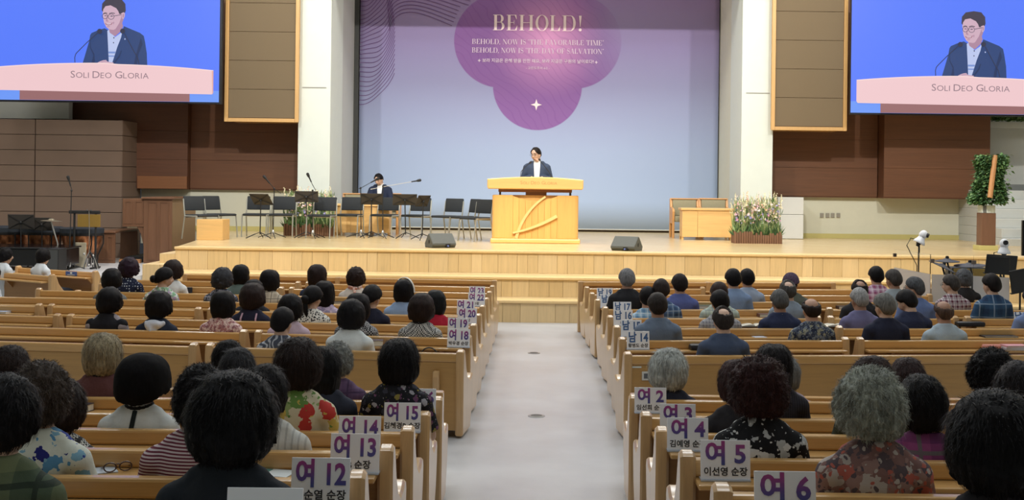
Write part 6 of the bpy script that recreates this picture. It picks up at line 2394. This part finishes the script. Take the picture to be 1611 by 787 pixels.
    (1451, 592, 76, 'R13', 0, 'round', BLK, ('plaid', (134, 64, 112), (92, 44, 88), (90, 96, 92), .20), 'short', 10, 'woman with black hair in a magenta and purple checked shirt', ()),
    (1562, 551, 70, 'R14', 0, 'perm', BLK, ('floral', (40, 36, 42), ((110, 70, 90), (80, 80, 96)), .04, .32), 'short', 20, 'woman with black curls in a dark flowered blouse near the frame edge', ()),
    (1604, 571, 76, 'R13', 0, 'round', (36, 32, 34), ('plain', (54, 52, 58)), 'short', 0, 'woman with dark hair at the frame edge behind the large black head', ()),
    (1566, 630, 150, 'R11', 0, 'round', (17, 16, 18), ('plain', (40, 38, 42)), 'long', 0, 'person with a very large black head cut by the frame corner', ()),
]
for row_ in PEOPLE:
    px, top, w_, row, male, hair, hcol, shirt, sleeve, yaw, label, ex = row_[:12]
    pitch = row_[12] if len(row_) > 12 else 0
    seat_person(px, top, w_, row, bool(male), hair, hcol, shirt, sleeve, yaw, label, ex, pitch, jacket=(sleeve == 'long' and bool(male)), sname='jacket' if (sleeve == 'long' and male) else 'shirt', skin=('fair', 'mid', 'tan')[int(px) % 3] if male else 'fair')

# women in white in the turned side pews
for (px, top, w_, y, rz, yaw, lab) in ((9, 390, 30, 17.55, -32, -30, 'woman with black hair in a white shirt at the outer end of the turned pew'), (68, 391, 30, 17.5, -32, -10, 'woman with black hair in a white shirt beside the turned pew end'),
                                       (-12, 417, 34, 15.2, -30, -20, 'woman in a white shirt at the frame edge, only her arms and hands in view')):
    hz = P(px, top, y).z
    kk = min(1.1, max(.85, (hz - .41) / (HC.z + .150 - .41)))
    rzz = math.radians(rz)
    off = Matrix.Rotation(rzz, 3, 'Z') @ Vector((0, HC.y, 0)) * kk
    x = UV(px, top)[0] * y / F
    make_person((x - off.x, y - off.y, hz - .41 - kk * (HC.z + .150 - .41) + .41 * (1 - kk)), rzz, kk, False, 'seat', 'round', BLK, ('plain', (216, 222, 228)), 'long', yaw, 0, lab, 1.05, 'fair', (40, 42, 50), px, False, (), 'seated congregation')

# ------------------------------------------------------------------ the speaker at the pulpit
yS = YPU + .80
kS = (P(844, 232, yS).z - ZS) / (HC.z + .131 + .455)
M_jk = ('plain', (58, 70, 92))


def open_jacket(me, w_top, w_bot, z0, z1):
    bm = bmesh.new()
    bm.from_mesh(me)
    dele = []
    for s in (-1, 1):
        nn = Vector((z1 - z0, 0, -(w_top - w_bot))).normalized()
        bmesh.ops.bisect_plane(bm, geom=bm.verts[:] + bm.edges[:] + bm.faces[:], dist=1e-5, plane_co=(s * w_bot, 0, z0), plane_no=(s * nn.x, 0, nn.z))
    bmesh.ops.bisect_plane(bm, geom=bm.verts[:] + bm.edges[:] + bm.faces[:], dist=1e-5, plane_co=(0, 0, .992), plane_no=(0, 0, 1))
    for f in bm.faces:
        c = f.calc_center_median()
        if c.y > .13 and c.z > z0:
            hw = w_bot + (w_top - w_bot) * (c.z - z0) / (z1 - z0)
            if abs(c.x) < hw:
                dele.append(f)
        if c.z > .992:
            dele.append(f)
    bmesh.ops.delete(bm, geom=list(set(dele)), context='FACES')
    bm.to_mesh(me)
    bm.free()
    return me


def suited(loc, rz, k, pose, hair, hcol, yaw, pitch, label, jcol, zoff, extras, wt, wb):
    t_ = make_person(loc, rz, k, True, pose, hair, hcol, ('plain', (226, 228, 228)), 'none', yaw, pitch, label, 1.12, 'fair', (36, 40, 54), 3, True, extras, None)
    jm = open_jacket(remesh(shirt_geo(True, pose, 'long', True, .006), .011, 2, 'jacket'), wt, wb, .42, .97)
    j = with_mat('jacket', jm, [cloth(('plain', jcol))], t_)
    md = j.modifiers.new('cloth', 'SOLIDIFY')
    md.thickness = .006
    md.offset = -1
    g = G()
    for s in (-1, 1):
        g.prism([(s * .030, .99), (s * .075, .985), (s * (wt + .045), .90), (s * (wt + .03), .86), (s * (wb + .012), .66), (s * (wb - .002), .66), (s * (wt - .012), .93)], 'y', 0, .006)
    # lapels follow the chest
    vv = []
    for (x, y, z) in g.v:
        vv.append((x, .232 - .9 * max(0, z - .80) ** 1.15 - .55 * x * x * 4 + y, z))
    g.v = vv
    g.build('lapels', cloth(('plain', tuple(int(q * .86) for q in jcol))), t_)
    g = G()
    g.tube([(.066 * math.cos(a), .112 + .066 * math.sin(a), .995 - .012 * math.sin(a)) for a in [PI / 2 + .25 + i * (2 * PI - .5) / 20 for i in range(21)]], [(.020, .007)] * 21, 6, ref=(0, 0, 1))
    g.build('collar', cloth(('plain', (232, 234, 234))), t_, smooth=True)
    return t_


x = UV(845, 245)[0] * yS / F
sp_off = Matrix.Rotation(PI, 3, 'Z') @ Vector((0, HC.y, 0)) * kS
suited((x - sp_off.x, yS - sp_off.y, ZS + .455 * kS), PI, kS, 'stand', 'short', (34, 28, 26), -30, 6, 'smiling man with glasses in a navy blazer speaking at the pulpit', (58, 70, 92), 0, ('glasses',), .062, .034)
# the seated reader behind the music stands
yR = ycl2 + .75 + .36
zr0 = P(594, 272.5, yR).z
kR = min(1.12, max(.9, (zr0 - ZS - .46) / (HC.z + .120 - .41)))
x = UV(598, 285)[0] * yR / F
ro = Matrix.Rotation(PI, 3, 'Z') @ Vector((0, HC.y, 0)) * kR
suited((x - ro.x, yR - ro.y, zr0 - kR * (HC.z + .120)), PI, kR, 'desk', 'short', (22, 20, 22), -20, 24, 'man in a navy suit seated behind the music stands, looking down', (34, 42, 64), 0, (), .055, .02)
# ================================================================== things lying on the pew ledges
def ledge_at(side, k, px, dy=-.085, py=500):
    x = row_x_at_px(side, k, px, dy, py)
    return Vector((x, row_y(side, k, x) + dy, floor_z(ZR[side][k] + .25) + .6005)), math.atan(slope(side, k))


def book(side, k, px, lab, c, w_=.16, d=.11, h=.03, rz=0, cat='book', pages=(226, 220, 204), dy=-.085):
    p, a = ledge_at(side, k, px, dy)
    t_ = thing('book', lab, cat, p, a + rz, 'books and papers on the pew ledges')
    G().box(-w_ / 2, w_ / 2, -d / 2, d / 2, 0, .003, bev=.001).build('cover', plain('cover %d %d %d' % c, c, .55), t_)
    G().box(-w_ / 2, w_ / 2, -d / 2, d / 2, h - .003, h, bev=.001).build('cover', plain('cover %d %d %d' % c, c, .55), t_)
    G().box(-w_ / 2 + .004, w_ / 2 - .004, -d / 2 + .003, d / 2 - .004, .003, h - .003).build('pages', plain('pages', pages, .8), t_)
    G().box(-w_ / 2 - .002, -w_ / 2 + .003, -d / 2, d / 2, 0, h, bev=.001).build('spine', plain('cover %d %d %d' % c, c, .55), t_)
    return t_


def open_book(side, k, px, lab, rz=0, cov=(28, 26, 28)):
    p, a = ledge_at(side, k, px)
    t_ = thing('open_book', lab, 'book', p, a + rz, 'books and papers on the pew ledges')
    G().box(-.15, .15, -.085, .085, 0, .006, bev=.002).build('cover', plain('cover %d %d %d' % cov, cov, .55), t_)
    for s in (-1, 1):
        n = 6
        top = [(s * .14 * i / n, .010 + .016 * math.sin(PI * (i / n) ** .6)) for i in range(n + 1)]
        G().prism([(0, .006)] + top + [(s * .14, .006)], 'y', -.078, .078).build('page_block', plain('pages', (232, 228, 216), .8), t_)


def paper(side, k, px, lab, c=(226, 228, 232), w_=.15, d=.10, rz=.2, acc=None, dy=-.085):
    p, a = ledge_at(side, k, px, dy)
    t_ = thing('paper_sheet', lab, 'paper', p, a + rz, 'books and papers on the pew ledges')
    G().box(-w_ / 2, w_ / 2, -d / 2, d / 2, 0, .003).build('sheet', plain('paper %d %d %d' % c, c, .7), t_)
    if acc:
        G().box(-w_ / 2 + .005, -w_ * .05, -d / 2 + .005, d / 2 - .005, .003, .0036).build('printed_block', plain('print %d %d %d' % acc, acc, .7), t_)


book('L', 16, 125, 'thick dark purple bible lying on the ledge behind the ash blond woman', (52, 42, 52), .15, .11, .045, -.2)
paper('L', 13, 159, 'folded paper under the spectacles on the pew ledge', (200, 208, 216), .13, .11, .5)
book('L', 18, 590, 'dark maroon bible case beside the white blouse', (70, 50, 64), .15, .11, .05, .2)
paper('L', 13, 428, 'green and white leaflet on the ledge beside the white ribbed blouse', (222, 228, 226), .19, .12, -.2, (92, 140, 130))
book('L', 22, 531, 'flat black book beside the scarfed woman', (40, 42, 52), .18, .11, .02, 0)
book('L', 22, 238, 'thin white book on the ledge beside the polka dot top', (206, 208, 210), .17, .11, .02, 0)
book('L', 21, 655, 'small blue and red book beyond the headband', (96, 96, 150), .13, .10, .03, .1)
book('L', 20, 3, 'pale book at the frame edge on the side pew ledge', (176, 186, 210), .15, .11, .02, 0)
p, a = ledge_at('L', 13, 187)
gl2 = thing('spectacles', 'brown spectacles lying on the ledge beside the striped shirt', 'spectacles', p, .5)
for s in (-1, 1):
    G().tube([(s * .03 + .024 * math.cos(i * PI / 8), -.02, .022 + .018 * math.sin(i * PI / 8)) for i in range(17)], .003, 5, caps=False).build('rim', plain('tortoise shell', (70, 44, 34), .3), gl2, smooth=True)
    G().tube([(s * .054, -.02, .026), (s * .056, .03, .012), (s * .045, .06, .006)], .0028, 5).build('temple', plain('tortoise shell', (70, 44, 34), .3), gl2, smooth=True)
G().tube([(-.006, -.02, .034), (.006, -.02, .034)], .003, 5).build('bridge', plain('tortoise shell', (70, 44, 34), .3), gl2)


def handbag(side, k, px, lab, c, w_=.22, h=.05, dy=-.09, handle=True):
    p, a = ledge_at(side, k, px, dy)
    t_ = thing('handbag', lab, 'bag', p, a, 'bags on the pew ledges')
    G().box(-w_ / 2, w_ / 2, -.055, .055, 0, h, bev=.018).build('body', plain('bag %d %d %d' % c, c, .5), t_, smooth=True)
    if handle:
        G().tube([(.07 * math.cos(q * PI / 10), .0, h - .01 + .075 * math.sin(q * PI / 10)) for q in range(11)], .006, 6).build('handle', plain('bag %d %d %d' % c, c, .5), t_, smooth=True)


handbag('L', 17, 676, 'black handbag with an arched handle in the tall backed pew', (40, 40, 40), .16, .03, .12)
handbag('R', 18, 1096, 'black bag on the ledge beside the slate blue pullover', (36, 36, 44), .12, .05, handle=False)
handbag('R', 20, 1526, 'long black bag on the ledge beside the teal plaid shirt', (34, 34, 38), .30, .05, handle=False)
book('R', 22, 1108, 'thick green patterned book on the ledge beside the violet jacket', (72, 88, 70), .20, .11, .04)
open_book('R', 20, 1186, 'open bible on the ledge behind the light blue shirt')
book('R', 21, 1204, 'brown bible beyond the open bible', (104, 70, 66), .16, .11, .035)
paper('R', 19, 1195, 'white sheet on the ledge beside the navy suit with white collar', (206, 212, 226), .12, .10, .1)
book('R', 22, 1328, 'dark brown bible beside the plum plaid shirt', (62, 40, 36), .17, .11, .035)
open_book('R', 20, 1316, 'open bible at the pew end beside the silver head', .1)
book('R', 21, 1470, 'dark notebook beside the man with greying hair', (46, 42, 60), .17, .11, .025)
paper('R', 20, 1460, 'white sheet beside the bowed man', (214, 220, 236), .14, .10, .3)
book('R', 19, 1572, 'flat black folder on the ledge below the teal plaid shirt', (40, 36, 38), .34, .12, .015)
book('R', 18, 1235 + 380, 'grey book at the frame edge', (120, 120, 130), .15, .11, .02)
tag(G().tube([(-.085, 0, .024), (-.078, 0, .024), (.078, 0, .024), (.085, 0, .024)], [.016, .023, .023, .016], 12).build('pencil_case', plain('pink felt', (222, 150, 138), .8), smooth=True), 'pink roll case on the ledge near the frame edge', 'case')
p, a = ledge_at('R', 18, 1560)
bpy.data.objects['pencil_case'].location = p
bpy.data.objects['pencil_case'].rotation_euler = (0, 0, a)
for i, (c, lab) in enumerate((((190, 190, 206), 'grey notebook at the bottom of the small stack beside the pink case'), ((206, 206, 216), 'white notebook in the middle of the small stack beside the pink case'), ((220, 158, 168), 'pink leaflet on top of the small stack beside the pink case'))):
    o = book('R', 18, 1596, lab, c, .21, .14, .014, .05 * i - .05)
    o.location.z += .0145 * i
# brown case
# phone held by the woman in white
p, a = ledge_at('L', 23, 296)
tag(G().box(-.05, .05, -.006, .006, 0, .075, bev=.004).build('phone', plain('phone black', (40, 44, 56), .3)), 'dark phone upright on the ledge before the woman with dark brown round hair', 'phone')
o = bpy.data.objects['phone']
o.location = p
